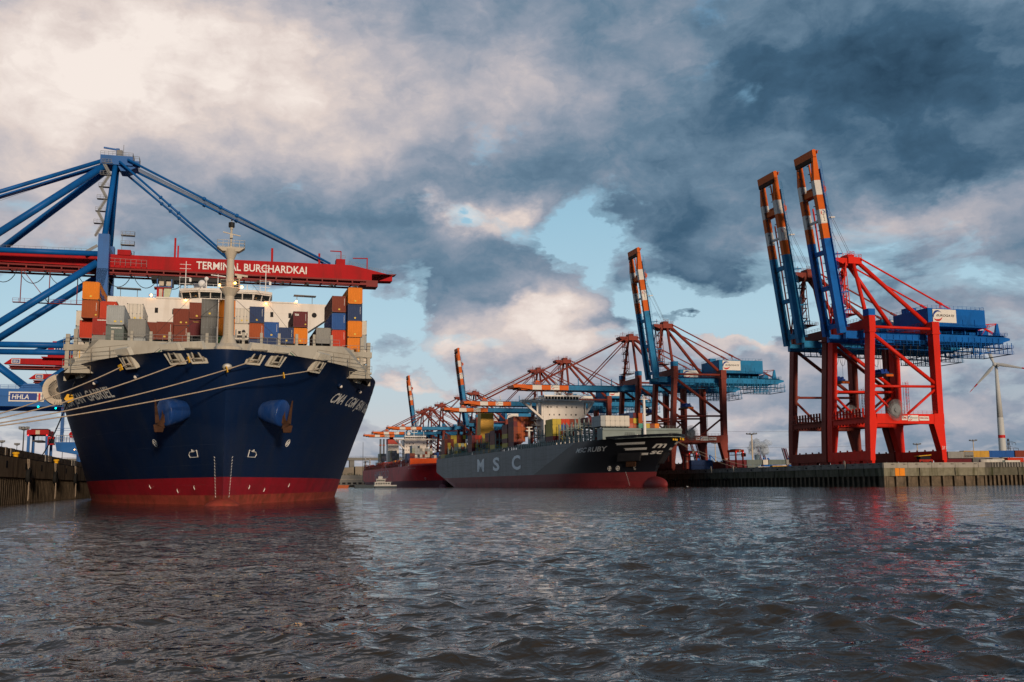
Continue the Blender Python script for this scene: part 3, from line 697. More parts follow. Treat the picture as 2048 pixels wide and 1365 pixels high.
    mb.beam((x+.6,y-.9,30.9), (x+2.3,y-.9,30.7), .2, .25); mb.box(x+.9, x+1.5, y-1.1, y-.6, 30.35, 30.8); mb.tube((x+1.2,y-.8,29.2), (x+1.2,y-.8,30.4), .1, n=6)
    mst = part('mast', mb, sh, False)
    mb = MB().use(M['black']); mb.tube((x,y,37.7), (x,y,38.35), .42, n=10); mb.tube((x,y,38.6), (x,y,38.85), .1, n=6); part('signal_lantern', mb, mst)
    mb = MB().use(M['cream2']); 
    for zz, rx, ry in ((34.75, 1.8, .8), (29.12, 1.2, 1.2)): mb.rail([(x-rx,y-ry,zz),(x+rx,y-ry,zz),(x+rx,y+ry,zz),(x-rx,y+ry,zz),(x-rx,y-ry,zz)], .95, .7, .045)
    for k in range(34): mb.beam((x-.35, y-1.2, 20.8+k*.22), (x+.0, y-1.2, 20.8+k*.22), .03, .03)
    part('guard_rail', mb, mst)
    for dx_, dy_, dz_ in ((-1.35,-.9,29.35),(.65,-1.5,29.6),(1.55,-.7,29.25)):
        part('flood_light', MB().use(M['amber']).ball((x+dx_,y+dy_,dz_), .17, 10), mst, True)
    # rigging stays
    mb = MB().use(M['steeld'])
    for sx in (-1, 1):
        mb.tube((x+sx*.4,y,28.), (x+sx*13.2,y+11.,18.6), .028, n=4); mb.tube((x+sx*.5,y+.3,33.), (x+sx*14.,y+22,21.5), .022, n=4)
    part('stay_wire', mb, mst)
    mb = MB().use(M['ropeg'])
    for sx in (-1, 1): mb.tube((x+sx*8.,y+7.,22.1), (x+sx*9.8,y+8.6,20.8), .07, n=5)
    part('stay_rope', mb, mst)
    # lashing posts on the breakwater and gear on the forecastle
    mb = MB().use(M['cream'])
    k = -6
    for k in range(-6, 7): 
        if k in (0,): continue
        part('lashing_post', MB().use(M['cream']).box(k*2.6-.2, k*2.6+.2, 21.2, 21.7, 23.2, 25.1 if k > 0 else 24.8), sh)
    for s_ in (-1, 1):
        for xx, zt in ((20.0, 24.2), (21.6, 26.2), (22.7, 25.4)): part('lashing_post', MB().use(M['cream']).box(s_*xx-.28, s_*xx+.28, 30.4, 31.1, 18.3, zt), sh)
        for za, zb_ in ((22.9, 23.8), (20.2, 20.5)): part('lashing_beam', MB().use(M['cream']).box(min(s_*18.2, s_*23.2), max(s_*18.2, s_*23.2), 30.2, 31.2, za, zb_), sh)
    mb = MB().use(M['steel']); mb.rail([(-16.8,20.8,23.3),(16.8,20.8,23.3)], 1.0, 1.3, .045)
    for s_ in (-1, 1):
        for z in (20.5, 23.8): mb.rail([(s_*18.4,30.1,z),(s_*23.2,30.1,z)], 1., 1.2, .05)
        mb.rail([(s_*1.5,6.5,19.3),(s_*5.5,8,19.3)], 1., .9, .045)
    mb.tube((-1.3,5.5,18.3), (-1.3,5.5,23.4), .08, n=6)
    mb.use(M['yellow']); 
    for s_ in (-1, 1): mb.beam((s_*20.9,30,18.4), (s_*20.9,30,22.8), .12, .12)
    mb.box(-3.4,-2.2,5,6,19.3,20.1)
    part('deck_rail', mb, sh)
    # accommodation block with the bridge across the ship
    mb = MB().use(M['white']); y = 108.5
    mb.box(-20.6, 19.9, y, y+12, 18.3, 45.5)
    for s_, x0 in ((-1, -20.6), (1, 19.9)):
        mb.prism([(x0, 38.8), (s_*25.2, 42.6), (s_*25.2, 45.5), (x0, 45.5)], 'y', y+.01, y+6)
    mb.box(-14.6, -9.0, y-.25, y+4, 45.4, 45.75); mb.box(9.6, 17.2, y-.25, y+4, 45.4, 45.7)
    for z in (24., 27.2, 30.4, 33.6, 36.8, 40., 43.): mb.box(-20.5, 19.8, y-.05, y+.01, z, z+.05)
    hs = part('accommodation_block', mb, sh)
    # wheelhouse
    mb = MB().use(M['white']); cx = .95
    pl = [(cx-9.8,2.4),(cx-6.0,.2),(cx+6.0,.2),(cx+9.8,2.4)]
    out_ = lambda k: [(px+(k if px > cx else -k)*.6, y+py-k) for px, py in pl]+[(cx+9.8+k, y+9), (cx-9.8-k, y+9)]
    mb.prism(out_(0.), 'z', 45.5, 45.95); mb.prism(out_(.9), 'z', 47.25, 47.55); mb.prism(out_(1.15), 'z', 47.55, 48.15); mb.prism(out_(-.6), 'z', 45.9, 47.3)
    def face(a, b, n, mbw, mbf):
        a0 = Vector((a[0], y+a[1], 45.95)); b0 = Vector((b[0], y+b[1], 45.95)); nn = Vector((b0.y-a0.y, -(b0.x-a0.x), 0)).normalized(); up = Vector((0,0,1.3))+nn*.55
        for i in range(n):
            p, q_ = a0.lerp(b0, i/n), a0.lerp(b0, (i+1)/n); e = (q_-p)*.06
            mbw.hexa([p+e, q_-e, q_-e-nn*.1, p+e-nn*.1], [p+e+up, q_-e+up, q_-e+up-nn*.1, p+e+up-nn*.1])
            mbf.beam(p+nn*.03, p+up+nn*.03, .2, .12)
        mbf.beam(b0+nn*.03, b0+up+nn*.03, .2, .12)
        mbf.beam(a0+nn*.12+Vector((0,0,.35)), b0+nn*.12+Vector((0,0,.35)), .05, .05)
    g = MB().use(M['glass']); 
    for a, b, n in ((pl[0], pl[1], 2), (pl[1], pl[2], 5), (pl[2], pl[3], 2)): face(a, b, n, g, mb)
    wh = part('wheelhouse', mb, sh); part('window', g, wh)
    mb = MB().use(M['white2'])
    mb.rail([(cx-9.5,y+1.5,48.15),(cx-6.,y,48.15),(cx+6,y,48.15),(cx+9.5,y+1.5,48.15)], 1.1, 1.5, .05)
    for xx, hh in ((cx-9.3, 7.0), (cx+9., 7.2), (cx-2., 4.2), (cx+4.8, 2.)): mb.tube((xx,y+3,48.1), (xx,y+3,48.1+hh), .14, .08, n=6)
    for xx in (cx-9.3, cx+9.):
        for zz in (1.6, 3.1, 5.2, 6.2): mb.beam((xx-1.4,y+3,48.1+zz), (xx+1.1,y+3,48.1+zz), .09, .09)
        mb.box(xx+.8,xx+1.3,y+2.7,y+3.2,50.2,51.); mb.beam((xx-1.3,y+3,48.1), (xx-1.3,y+3,51.5), .06, .06)
    mb.beam((cx-3.6,y+2,51.9), (cx-.3,y+2,51.6), .12, .2)
    mb.ball((cx-5.6,y+2,49.7), .85, 12); mb.ball((cx-4.6,y+2,50.9), .5, 12); mb.tube((cx-5.6,y+2,48.1), (cx-5.6,y+2,49), .25, n=8); mb.tube((cx-4.6,y+2,48.1), (cx-4.6,y+2,50.5), .15, n=8)
    part('radar_mast', mb, sh)
    mb = MB().use(M['dark'])
    for xx, zz in ((-14.4,42.6),(-10.6,42.4),(11.4,42.6),(15.6,42.5)): mb.box(xx-.35, xx+.35, y-.06, y+.2, zz-.6, zz+.6)
    mb.tube((21.3,y-.08,42.8), (21.3,y+.3,42.8), .6, n=16); mb.box(-18.7,-17.3,y-.06,y+.2,40.6,42.6)
    mb.box(17.5,19,y-.06,y+.2,42.6,43.6); part('window', mb, hs)
    mb = MB().use(M['steel'])
    for xx in (-20.5, 19.): mb.beam((xx-2.6,y,47.4), (xx+2.6,y,47.3), 2.2, .12); mb.tube((xx-1.8,y+.5,45.5), (xx-1.8,y+.5,47.4), .07, n=6); mb.tube((xx+1.8,y+.5,45.5), (xx+1.8,y+.5,47.4), .07, n=6)
    part('awning', mb, hs)
    for xx, zz in ((-15.6, 46.0), (-8.1, 45.1), (10.0, 45.1), (17.0, 45.9)): part('flood_light', MB().use(M['amber']).ball((xx, y-.5, zz), .26, 10), hs, True)
    # funnel casing further aft
    mb = MB().use(M['white']); mb.box(-14, 14, 285, 297, 18.3, 40); part('funnel', mb, sh)
    return sh
M['fairlead'] = mat('fairlead_cream', (.58, .54, .44), .55, .08, .5, grime=(.3,.2,.12), gamt=.35, gscale=1.5, streak=True)
M['cream2'] = mat('mast_cream', (.52, .46, .36), .5, .06, .3, grime=(.32,.24,.15), gamt=.25, gscale=.5, streak=True)
blue_ship()

# ---------------------------------------------------------------- far quay gantry cranes. local x: away from the water, y: along the quay, z: up; origin at the near waterside rail
ORD = ('sign_white',)
def logo(parent, w, h, loc, face='-y', word='EUROGATE', rotm=None):
    """white panel with a swoosh ring of a blue and a red arc and the word"""
    Rz = {'-y': 0, '-x': -pi/2}[face]
    X = Matrix.Translation(loc) @ (rotm if rotm else Matrix.Rotation(Rz, 4, 'Z'))
    mb = MB().use(M['signw']); mb.box(-w/2, w/2, -.06, 0, -h/2, h/2)
    def arc(m, a0, a1, R, t0):
        mb.use(m); n = 16; vs = []
        for i in range(n+1):
            f = i/n; a = a0+(a1-a0)*f; t = t0*sin(pi*min(1, f*.9+.1))+.01
            for rr in (R-t, R): vs.append((-w/2+h*.42+rr*cos(a), -.09, rr*sin(a)))
        mb.add(vs, [(2*i, 2*i+1, 2*i+3, 2*i+2) for i in range(n)])
    arc(M['signb'], radians(200), radians(35), h*.42, h*.15); arc(M['signr'], radians(215), radians(350), h*.42, h*.16)
    me = mb.mesh('sign_panel'); me.transform(X); p = part('sign_panel', me, parent)
    me = textmesh(word, h*.17, M['ink'], ext=0, bold=h*.004, width=w*.78, shear=.3); me.transform(X @ Matrix.Translation((-w/2+h*.30, -.11, -h*.05)))
    part('lettering', me, p); return p
def legbox(mb, x, y, z0, z1, w0, w1, d=3.1, dx0=0., dx1=0., w0r=None):
    mb.hexa([(x+dx0,y,z0),(x+dx0+w0,y,z0),(x+dx0+w0,y+d,z0),(x+dx0,y+d,z0)], [(x+dx1,y,z1),(x+dx1+w1,y,z1),(x+dx1+w1,y+d,z1),(x+dx1,y+d,z1)])
CR = {}
def crane_parts(R, B, raised, number):
    """returns nested list [(name, mesh, [subparts])]"""
    key = (R.name, B.name, raised)
    if key in CR: return CR[key]
    out = []; rd = lambda: MB().use(R); bl = lambda: MB().use(B)
    def add(n, mb, sub=None, sm=False): e = [n, mb.mesh(n, sm) if isinstance(mb, MB) else mb, sub or []]; out.append(e); return e
    F = (0., 23.5)
    for y in F:
        m = rd(); legbox(m, 0, y, 1.4, 4.6, 2.1, 2.1, dx1=.1); legbox(m, .1, y, 4.6, 14.4, 2.1, 3.2, dx0=0., dx1=.4); legbox(m, .5, y, 14.4, 18.4, 3.4, 2.6, dx1=.3); legbox(m, .8, y, 18.4, 48.6, 2.25, 2.15, dx1=2.2)
        m.box(2.6, 5.5, y-.25, y+3.35, 48.6, 49.1); m.box(2.9, 5.6, y-.1, y+3.2, 49.1, 54.9)
        m.hexa([(2.7,y,26.2),(3.2,y,26.2),(3.2,y+3,26.2),(2.7,y+3,26.2)], [(2.9,y+.2,29),(4.9,y+.2,29),(4.9,y+2.8,29),(2.9,y+2.8,29)])
        m.use(B); m.box(2.8, 5.7, y-.2, y+3.3, 54.9, 57.4); add('waterside_leg', m)
        m = rd(); legbox(m, 31.4, y, 1.4, 4.6, 2.1, 2.1, dx1=-.1); legbox(m, 31.3, y, 4.6, 14.4, 2.2, 4.6, dx1=-2.6); legbox(m, 28.9, y, 14.4, 18.4, 4.6, 4.4, dx1=.2)
        legbox(m, 30.9, y, 18.4, 21., 2.5, 2.5); legbox(m, 30.9, y, 21., 48.6, 2.5, 2.9, dx1=0.1); m.box(30.6, 34.3, y-.25, y+3.35, 48.6, 49.1); m.box(30.9, 34.1, y-.1, y+3.2, 49.1, 53.4); add('landside_leg', m)
        m = rd(); m.box(3.9, 29.3, y+.15, y+2.95, 14.5, 18.2); m.rail([(4,y+.2,18.2),(30,y+.2,18.2)], 1.1, 2., .07); add('portal_beam', m)
        sub = []
        for a, b, r in (((5.5,y+1.4,50.8),(31,y+1.4,50.8),.55), ((5.,y+1.4,48.2),(31.2,y+1.4,30.),.75), ((3.4,y+1.4,28.4),(31.2,y+1.4,28.7),.5), ((3.6,y+1.4,26.6),(12.4,y+1.4,18.6),.5), ((31.,y+1.4,27.4),(18.6,y+1.4,18.4),.5)):
            add('brace', rd().tube(a, b, r, n=12), sm=True)
        m = rd(); 
        for dx_, dz_ in ((.9, 18.2), ): pass
    # sills, cross beams along the quay
    for x in (0, 31.4):
        m = rd(); m.box(x+.06, x+2.0, 3.1, 23.5, 1.42, 4.55)
        for k in range(4): m.box(x+.4, x+.9, 5.5+k*4.5, 5.9+k*4.5, 4.55, 5.1)
        m.box(x+.02, x+2.05, 0.05, 26.5, 1.0, 1.4) ; add('sill_beam', m)
        for y0 in (1., 8.4, 14.2, 21.3):
            m = rd(); m.prism([(y0-1.3,1.0),(y0+4.3,1.0),(y0+4.1,.0),(y0+2.2,-.1),(y0+1.5,.45),(y0+.8,-.1),(y0-1.1,.0)], 'x', x+.35, x+1.65)
            m.use(M['dark']); 
            for wy in (y0-.2, y0+.95, y0+2.05, y0+3.2): m.disc((x+1., wy, .0), .42, 'x', .5, 12)
            add('bogie', m)
    m = rd(); m.box(.9, 3.3, 3.1, 23.5, 15.0, 17.2); 
    for k in range(10): m.box(.3, 1.0, 3.6+k*2, 4.0+k*2, 17.2, 20.4); m.box(.3, .9, 3.6+k*2, 5.2+k*2, 18.6, 19.0); m.box(.4, 1., 4.3+k*2, 4.8+k*2, 14.3, 15)
    m.rail([(.3,3,17.2),(.3,23.5,17.2)], 1.1, 1.5, .08); m.box(.1, 1.0, 3, 23.6, 16.9, 17.2); add('access_gallery', m)
    m = rd(); m.box(31.2, 33.6, 3.1, 23.5, 15.2, 17.8); add('portal_cross_beam', m)
    m = rd(); m.box(3.2, 5.2, 3.1, 23.6, 50.2, 53.6); m.rail([(2.8,3,53.6),(2.8,23.6,53.6)], 1.1, 2., .08); add('upper_cross_beam', m)
    m = rd(); m.box(31.2, 33.6, 3.1, 23.6, 49.6, 52.8); m.rail([(31.,3,52.8),(31.,23.6,52.8)], 1.1, 2., .08); add('upper_cross_beam', m)
    # A-frame
    m = rd()
    for y0, y1 in ((3.0, 10.4), (23.6, 16.2)): m.tube((4.3, y0, 54.), (5.0, y1, 77.5), .75, n=12)
    add('mast', m, sm=True)
    m = rd(); m.box(2.2, 8.2, 9.2, 17.4, 76.6, 79.2); m.hexa([(-2.8,10,77.6),(2.3,10,75.8),(2.3,16.6,75.8),(-2.8,16.6,77.6)], [(-2.8,10,78.8),(2.3,10,78.8),(2.3,16.6,78.8),(-2.8,16.6,78.8)])
    m.box(3.2, 6.2, 11, 15.6, 79.2, 80.6); m.rail([(-3,9.5,79.2),(8.4,9.5,79.2),(8.4,17.2,79.2),(-3,17.2,79.2)], 1.2, 1.3, .09)
    m.rail([(3,11,80.6),(6.3,11,80.6),(6.3,15.6,80.6)], 1.2, 1.2, .09); m.tube((.2,13,79), (.2,13,82), .12, n=5); add('apex', m)
    for y0, y1 in ((10.4, 3.5), (16.2, 23.0)): add('back_strut', rd().tube((7.0, y0, 77.6), (32., y1, 52.6), .85, n=12), sm=True)
    for y in (8.8, 17.8):
        m = rd(); m.tube((7.6, y, 78.4), (68., y, 51.), .36, n=8); m.tube((41,y,63.2), (43.5,y,62.1), .55, n=8); m.tube((42.6,y,62.6), (40.6,y-.3,50.5), .16, n=5); m.tube((42.6,y,62.6), (46.,y-.3,50.5), .16, n=5); add('stay', m, sm=False)
    m = rd()
    for y in (11., 15.6): m.tube((.8,y,76.), (2.2,y,57.), .18, n=5); m.tube((2.1,y,76.), (3.2,y,57.), .18, n=5)
    for k in range(5):
        z = 56+k*4.2; m.box(-.2, 3.4, 12.2, 14.8, z, z+.1); m.rail([(-.2,12.2,z),(3.4,12.2,z)], 1.1, 1.2, .07); m.rail([(-.2,14.8,z),(-.2,12.2,z)], 1.1, 1.2, .07)
        m.beam((0, 12.6, z), (3.2, 12.6, z+4.2), .08, .5)
    m.box(-1, 6.2, 9.5, 17.5, 57, 57.1); m.rail([(-1,9.5,57.1),(6.2,9.5,57.1),(6.2,17.5,57.1)], 1.1, 1.2, .08); add('stair_tower', m)
    # girder
    for y in (7.0, 17.5):
        m = bl(); m.box(-2.5, 70., y, y+1.7, 46.9, 49.9); m.hexa([(70,y,47.4),(73.5,y,48.4),(73.5,y+1.7,48.4),(70,y+1.7,47.4)], [(70,y,49.9),(73.5,y,49.2),(73.5,y+1.7,49.2),(70,y+1.7,49.9)])
        for k in range(23): m.box(4+k*2.9, 4.25+k*2.9, y-.25, y+.0, 44.9, 49.); 
        m.box(4, 69, y-.5, y+.4, 44.85, 45.1); m.box(-2, 70, y-.35, y-.02, 47., 47.2); m.rail([(6,y-.3,49.9),(70,y-.3,49.9)], 1.1, 2.4, .08); add('girder', m)
    m = bl()
    for x in (6, 20, 36, 50, 64, 69): m.box(x, x+1.4, 8.7, 17.5, 47.3, 49.)
    for k in range(12): m.beam((6+k*5,8.7,48.), (11+k*5,17.5,48.), .3, .3)
    m.box(58, 71, 5.4, 20.6, 49.9, 50.0); m.rail([(58,5.4,50.),(71,5.4,50.),(71,20.6,50.)], 1.1, 1.5, .08)
    m.hexa([(66.5,7,50),(69,7,50),(69,8,50),(66.5,8,50)], [(67.6,7.2,55),(68.4,7.2,55),(68.4,7.8,55),(67.6,7.8,55)]); m.hexa([(66.5,17,50),(69,17,50),(69,18,50),(66.5,18,50)], [(67.6,17.2,55),(68.4,17.2,55),(68.4,17.8,55),(67.6,17.8,55)])
    m.box(54., 58., 7, 19, 50, 51.2); m.box(62., 65., 9, 16, 50, 52.4); add('girder_cross_beam', m)
    m = rd()
    for y in (7.4, 18.): m.beam((57,y,54.), (67.8,y,55.), .3, .3); m.beam((57,y,51.6), (67.8,y,54.8), .22, .22); m.beam((60,y,50), (64,y,54.6), .2, .2)
    m.tube((58.,8.8,55.6), (68.,8.8,50.6), .35, n=6); add('tail_frame', m)
    # hanging maintenance galleries
    m = bl()
    for y in (5.6, 20.6):
        for z in (42.6, 45.):
            m.box(53.6, 73., y-.6, y+.6, z, z+.12); m.rail([(53.6,y-.6,z),(73,y-.6,z)], 1.15, .95, .09)
        for k in range(10): m.box(53.7+k*2.1, 53.9+k*2.1, y-.1, y+.1, 42.6, 47.2)
    for z in (42.6, 45.): m.box(54, 55.4, 5.6, 20.6, z, z+.12); m.box(71.4, 73, 5.6, 20.6, z, z+.12)
    for k in range(8): m.rail([(56+k*2,20.2,42.6),(57.8+k*2,20.2,42.6)], 1.9, .8, .12)
    m.beam((53.6,5,41.8), (62,5,43.2), .25, .25); m.beam((53.6,5,41.8), (53.6,5,46.9), .3, .3); m.beam((56.8,5,41.9), (56.8,5,46.9), .3, .3)
    for k in range(14): m.box(34.5+k*1.35, 34.62+k*1.35, 4.4, 4.6, 44.4, 46.9)
    m.box(6, 54, 4.2, 5.2, 45.3, 45.4); m.rail([(6,4.2,45.4),(54,4.2,45.4)], 1.1, 1.5, .08); m.box(6, 54, 21, 22, 45.3, 45.4); m.rail([(6,22,45.4),(54,22,45.4)], 1.1, 1.5, .08)
    add('maintenance_gallery', m)
    m = MB().use(M['black'])
    for k in range(7):
        x = 9+k*3.2; pts = [(x+3.0*t, 5.2, 45.-5.2*(4*t*(1-t))**.6) for t in np.linspace(0, 1, 9)]; m.path(pts, .09, 4)
    add('festoon_cable', m)
    # machinery house
    m = bl(); m.box(31.2, 57.8, 2.2, 22.6, 52.6, 59.2); m.box(31.2, 57.9, 2., 22.8, 52.1, 52.6); m.rail([(31.4,2.4,59.2),(57.6,2.4,59.2),(57.6,22.4,59.2)], 1.1, 1.9, .08); m.rail([(31.4,2.4,59.2),(31.4,22.4,59.2)], 1.1, 1.9, .08)
    m.box(32.5, 36, 14.5, 19, 59.2, 61.4); m.box(42, 44, 6, 8, 59.2, 59.9); m.box(34, 58.6, 1.2, 2.1, 52., 52.12); m.rail([(34,1.2,52.1),(58.6,1.2,52.1),(58.6,3,52.1)], 1.1, 1.4, .08)
    m.box(47,49,1.95,2.25,52.7,55.); m.box(52.5,54,1.95,2.25,52.7,55.2)
    for k in range(5): m.box(33+k*6, 33.5+k*6, 6, 20, 50, 52.1)
    add('machinery_house', m, [['sign_panel', None, []]])
    # cable reel
    c = (11.6, -.9, 19.5); m = MB().use(M['steel']); m.disc(c, .9, 'y', 1., 16); m.disc(c, 2.2, 'y', .18, 24)
    for k in range(44): a = 2*pi*k/44; m.beam((c[0]+.8*cos(a), c[1], c[2]+.8*sin(a)), (c[0]+4.*cos(a), c[1]-.15, c[2]+4.*sin(a)), .17, .12)
    m.torus(c, 2.6, .08, 'y', 36, 4); add('cable_reel', m)
    # trolley, ropes and spreader
    m = bl(); m.box(12.2, 19, 7.6, 18.6, 45.7, 46.9); m.box(14.5,17,9,17,44.6,45.7); add('trolley', m)
    m = MB().use(M['steeld'])
    for x in (14.6, 17.2): 
        for y in (10.5, 15.5): m.tube((x,y,45.6), (x,y,35.6), .05, n=4)
    add('hoist_rope', m)
    m = MB().use(M['signb']); m.box(14.2, 17.6, 9.6, 16.4, 34.2, 35.); 
    for y in (10.6, 12.4, 13.9, 15.4): m.disc((15.2,y,35.5), .7, 'y', .5, 12); m.disc((16.9,y,35.5), .6, 'y', .5, 12)
    m.use(M['steeld']); m.box(14.4, 17.4, 7.2, 18.8, 33.3, 34.1); m.use(M['org']); m.box(14.3, 17.5, 6.9, 8., 32.9, 33.7); m.box(14.3, 17.5, 18., 19.1, 32.9, 33.7); add('spreader', m)
    # elevator mast beside the landside leg
    m = rd(); 
    for x in (27.2, 28.6): m.beam((x,13,15.2), (x,13,31.6), .12, .12); m.beam((x,14.2,15.2), (x,14.2,31.6), .12, .12)
    for k in range(14): m.box(27.2, 28.6, 12.95, 13.05, 16+k*1.15, 16.1+k*1.15); m.beam((27.2,13,16+k*1.15), (28.6,13,17.15+k*1.15), .06, .06)
    add('ladder_cage', m)
    # boom
    Lb = 67.5; Xf = Matrix.Translation((-2.2, 0, 49.2)) @ Matrix.Rotation(radians(82.5) if raised else 0., 4, 'Y') @ Matrix.Diagonal((1.06 if raised else 1., 1, 1, 1))
    bands = [(0, 34.5, B), (34.5, 40., M['org']), (40., 45.2, M['bandw']), (45.2, 50.6, M['org']), (50.6, 56., M['bandw']), (56., 62.2, M['org'])]
    sub = []
    m = MB()
    for y in (6.7, 16.6):
        for a, b, mt in bands: m.use(mt); m.box(-b, -a, y, y+1.6, -2.9, 0) if b < 62 else m.hexa([(-b-2,y,-1.7),(-a,y,-2.9),(-a,y+1.6,-2.9),(-b-2,y+1.6,-1.7)], [(-b-2,y,0),(-a,y,0),(-a,y+1.6,0),(-b-2,y+1.6,0)])
        m.use(M['rc'] if 0 else M['org']); m.hexa([(-Lb,y,-.9),(-64.2,y,-1.7),(-64.2,y+1.6,-1.7),(-Lb,y+1.6,-.9)], [(-Lb,y,-.2),(-64.2,y,0),(-64.2,y+1.6,0),(-Lb,y+1.6,-.2)])
        for a, b, mt in bands: m.use(mt); m.box(-b, -a, (y-.45 if y > 10 else y+1.6), (y if y > 10 else y+2.05), -2.9, -2.5)
    me = m.mesh('boom'); me.transform(Xf); boom = ['boom', me, sub]; out.append(boom)
    def sb(n, m): 
        me = m.mesh(n); me.transform(Xf); sub.append([n, me, []])
    m = MB().use(M['org']); m.box(-67.2, -64.6, 6.2, 18.8, -1.9, -.3); m.box(-66.8,-65.6,5.4,19.4,-.3,-.1); m.rail([(-66.8,6.2,-.1),(-66.8,18.8,-.1)], 1.2, 1.5, .09); m.use(M['rust']); m.box(-64.4,-63.,6.9,18.,-2.4,-1.); sb('boom_head', m)
    m = MB().use(M['org']); m.box(-53, -51, 8.3, 16.6, -2.2, .1); m.box(-54.5, -50.5, 7., 18., 0, .5); m.hexa([(-54.5,7.2,.5),(-51,7.2,.5),(-51,8.6,.5),(-54.5,8.6,.5)], [(-53.6,7.5,2.4),(-52,7.5,2.4),(-52,8.3,2.4),(-53.6,8.3,2.4)]); m.rail([(-55.5,6.95,.2),(-50,6.95,.2)], 1.2, 1., .09); sb('stay_anchor', m)
    m = MB().use(M['bandw']); m.box(-42, -41.2, 6.7, 18.2, -1.8, -.9); m.tube((-41.8,5.6,1.2), (-41.8,6.6,1.2), .3, n=6); m.beam((-42.,6.9,0), (-42.,6.9,3.6), .45, .35)
    m.use(B); 
    for x in (-30, -17, -3): m.box(x-.8, x+.8, 8.3, 16.6, -1.9, -.6)
    for x in (-28.5, -14.5, -8.): m.beam((x,6.9,0), (x,6.9,4.), .4, .35)
    for k in range(10): m.box(-32+k*3., -31.85+k*3., 8.3, 9.2, .0, .15)
    m.rail([(-63,6.1,0),(-2,6.1,0)], 1.1, 2.4, .08); m.box(-60,-2,5.7,6.6,-.1,0); sb('boom_cross_beam', m)
    for yy in (9.6, 15.8):
        m = MB().use(M['steeld']); m.box(-63, -2, yy-.12, yy+.12, -2.3, -2.1)
        for k in range(20): m.box(-62+k*3, -61.8+k*3, yy-.3, yy+.3, -2.95, -2.05)
        sb('trolley_rail', m)
    mw = MB().use(M['signw']); sub.append(['__logo', Xf, []])
    # forestays: folded beside the raised boom, straight when it is down
    if raised:
        for y in (9.2, 16.2):
            m = MB().use(R if R.name.startswith('fresh') else M['rc']); top = Xf @ Vector((-47.5, y, 1.2)); mid = Vector((1.2, y, 66)); m.tube((1., y, 77.), mid+Vector((-3.6,0,-12)), .32, n=8); m.tube(mid+Vector((-3.6,0,-12)), top, .32, n=8); add('forestay', m)
        m = MB().use(M['steeld']); 
        for y in (10.5, 11.5, 14.5): top = Xf @ Vector((-51.5, y, 2.)); m.tube((4., y, 81.), top, .06, n=4)
        add('hoist_rope', m)
    else:
        for y in (9.2, 16.2):
            add('forestay', rd().tube((1.2, y, 78.), Xf @ Vector((-53., y, .6)), .38, n=8), sm=True)
            add('forestay', rd().tube((1.6, y, 76.5), Xf @ Vector((-23., y, .6)), .32, n=8), sm=True)
        m = MB().use(M['steeld']); 
        for y in (11., 14.5): m.tube((3., y, 80.), Xf @ Vector((-53., y, 2.2)), .07, n=4)
        add('hoist_rope', m)
    CR[key] = out; return out
def crane(v, R, B, raised, label, near=True, hero=False):
    o = thing('gantry_crane', label, 'crane', 231.0, v, 8.3, 'gantry cranes on the far quay')
    for n, me, sub in crane_parts(R, B, raised, 0):
        if n in ('ladder_cage', 'festoon_cable', 'stair_tower', 'hoist_rope') and not near: continue
        p = part(n, me, o)
        for n2, me2, _ in sub:
            if n2 == '__logo':
                X = me2
                k = ('lg', raised)
                if k not in DM:
                    q = logo(p, 4.6, 2.3, (0,0,0), rotm=Matrix.Identity(4)); t_ = q.children[0]
                    T_ = X @ Matrix.Translation((-42.6, 6.66, -1.45))
                    q.data.transform(T_); t_.data.transform(T_); DM[k] = (q.data, t_.data); bpy.data.objects.remove(t_); bpy.data.objects.remove(q)
                q = part('sign_panel', DM[k][0], p); part('lettering', DM[k][1], q)
            elif n2 == 'sign_panel':
                if 'mh' not in DM:
                    q = logo(p, 10.8, 5.2, (38.6, 2.0, 56.2)); t_ = q.children[0]; DM['mh'] = (q.data, t_.data); bpy.data.objects.remove(t_); bpy.data.objects.remove(q)
                q = part('sign_panel', DM['mh'][0], p); part('lettering', DM['mh'][1], q)
            else: part(n2, me2, p)
    if near:
        pb = [c for c in o.children if c.name.startswith('portal_beam')][0]
        if 'pb' not in DM:
            q = logo(pb, 4.6, 2.2, (19.6, .08, 16.6)); t_ = q.children[0]; DM['pb'] = (q.data, t_.data)
            DM['pb2'] = MB().use(M['signw']).box(14.6, 17., .02, .1, 15.8, 17.4).mesh('sign_panel'); DM['pb5'] = MB().use(M['signw']).box(22.3, 26.6, .02, .1, 15.7, 17.3).mesh('sign_panel'); bpy.data.objects.remove(t_); bpy.data.objects.remove(q)
            a = textmesh('ZPMC', .8, M['signr'], width=1.9, bold=.02); a.transform(Matrix.Translation((14.85, -.02, 16.3))); DM['pb3'] = a
            a = textmesh('TERMINAL HAMBURG', .5, M['signr'], width=3.8); a.transform(Matrix.Translation((22.5, -.02, 16.4))); DM['pb4'] = a
        q = part('sign_panel', DM['pb'][0], pb); part('lettering', DM['pb'][1], q); q = part('sign_panel', DM['pb2'], pb); part('lettering', DM['pb3'], q); q = part('sign_panel', DM['pb5'], pb); part('lettering', DM['pb4'], q)
        text('311' if hero else '3'+str(10+int(v) % 7), 1.3, M['letter'], (31.5, -.06, 5.0), o, width=1.9)
    return o
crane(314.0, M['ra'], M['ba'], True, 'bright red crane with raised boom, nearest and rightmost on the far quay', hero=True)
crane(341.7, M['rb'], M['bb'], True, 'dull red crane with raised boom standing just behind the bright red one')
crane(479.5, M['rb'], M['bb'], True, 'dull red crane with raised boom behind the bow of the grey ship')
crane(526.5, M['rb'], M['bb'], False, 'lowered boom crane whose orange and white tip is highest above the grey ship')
crane(641., M['rb'], M['bb'], False, 'second lowered boom crane, its boom crossing behind the white bridge of the grey ship')
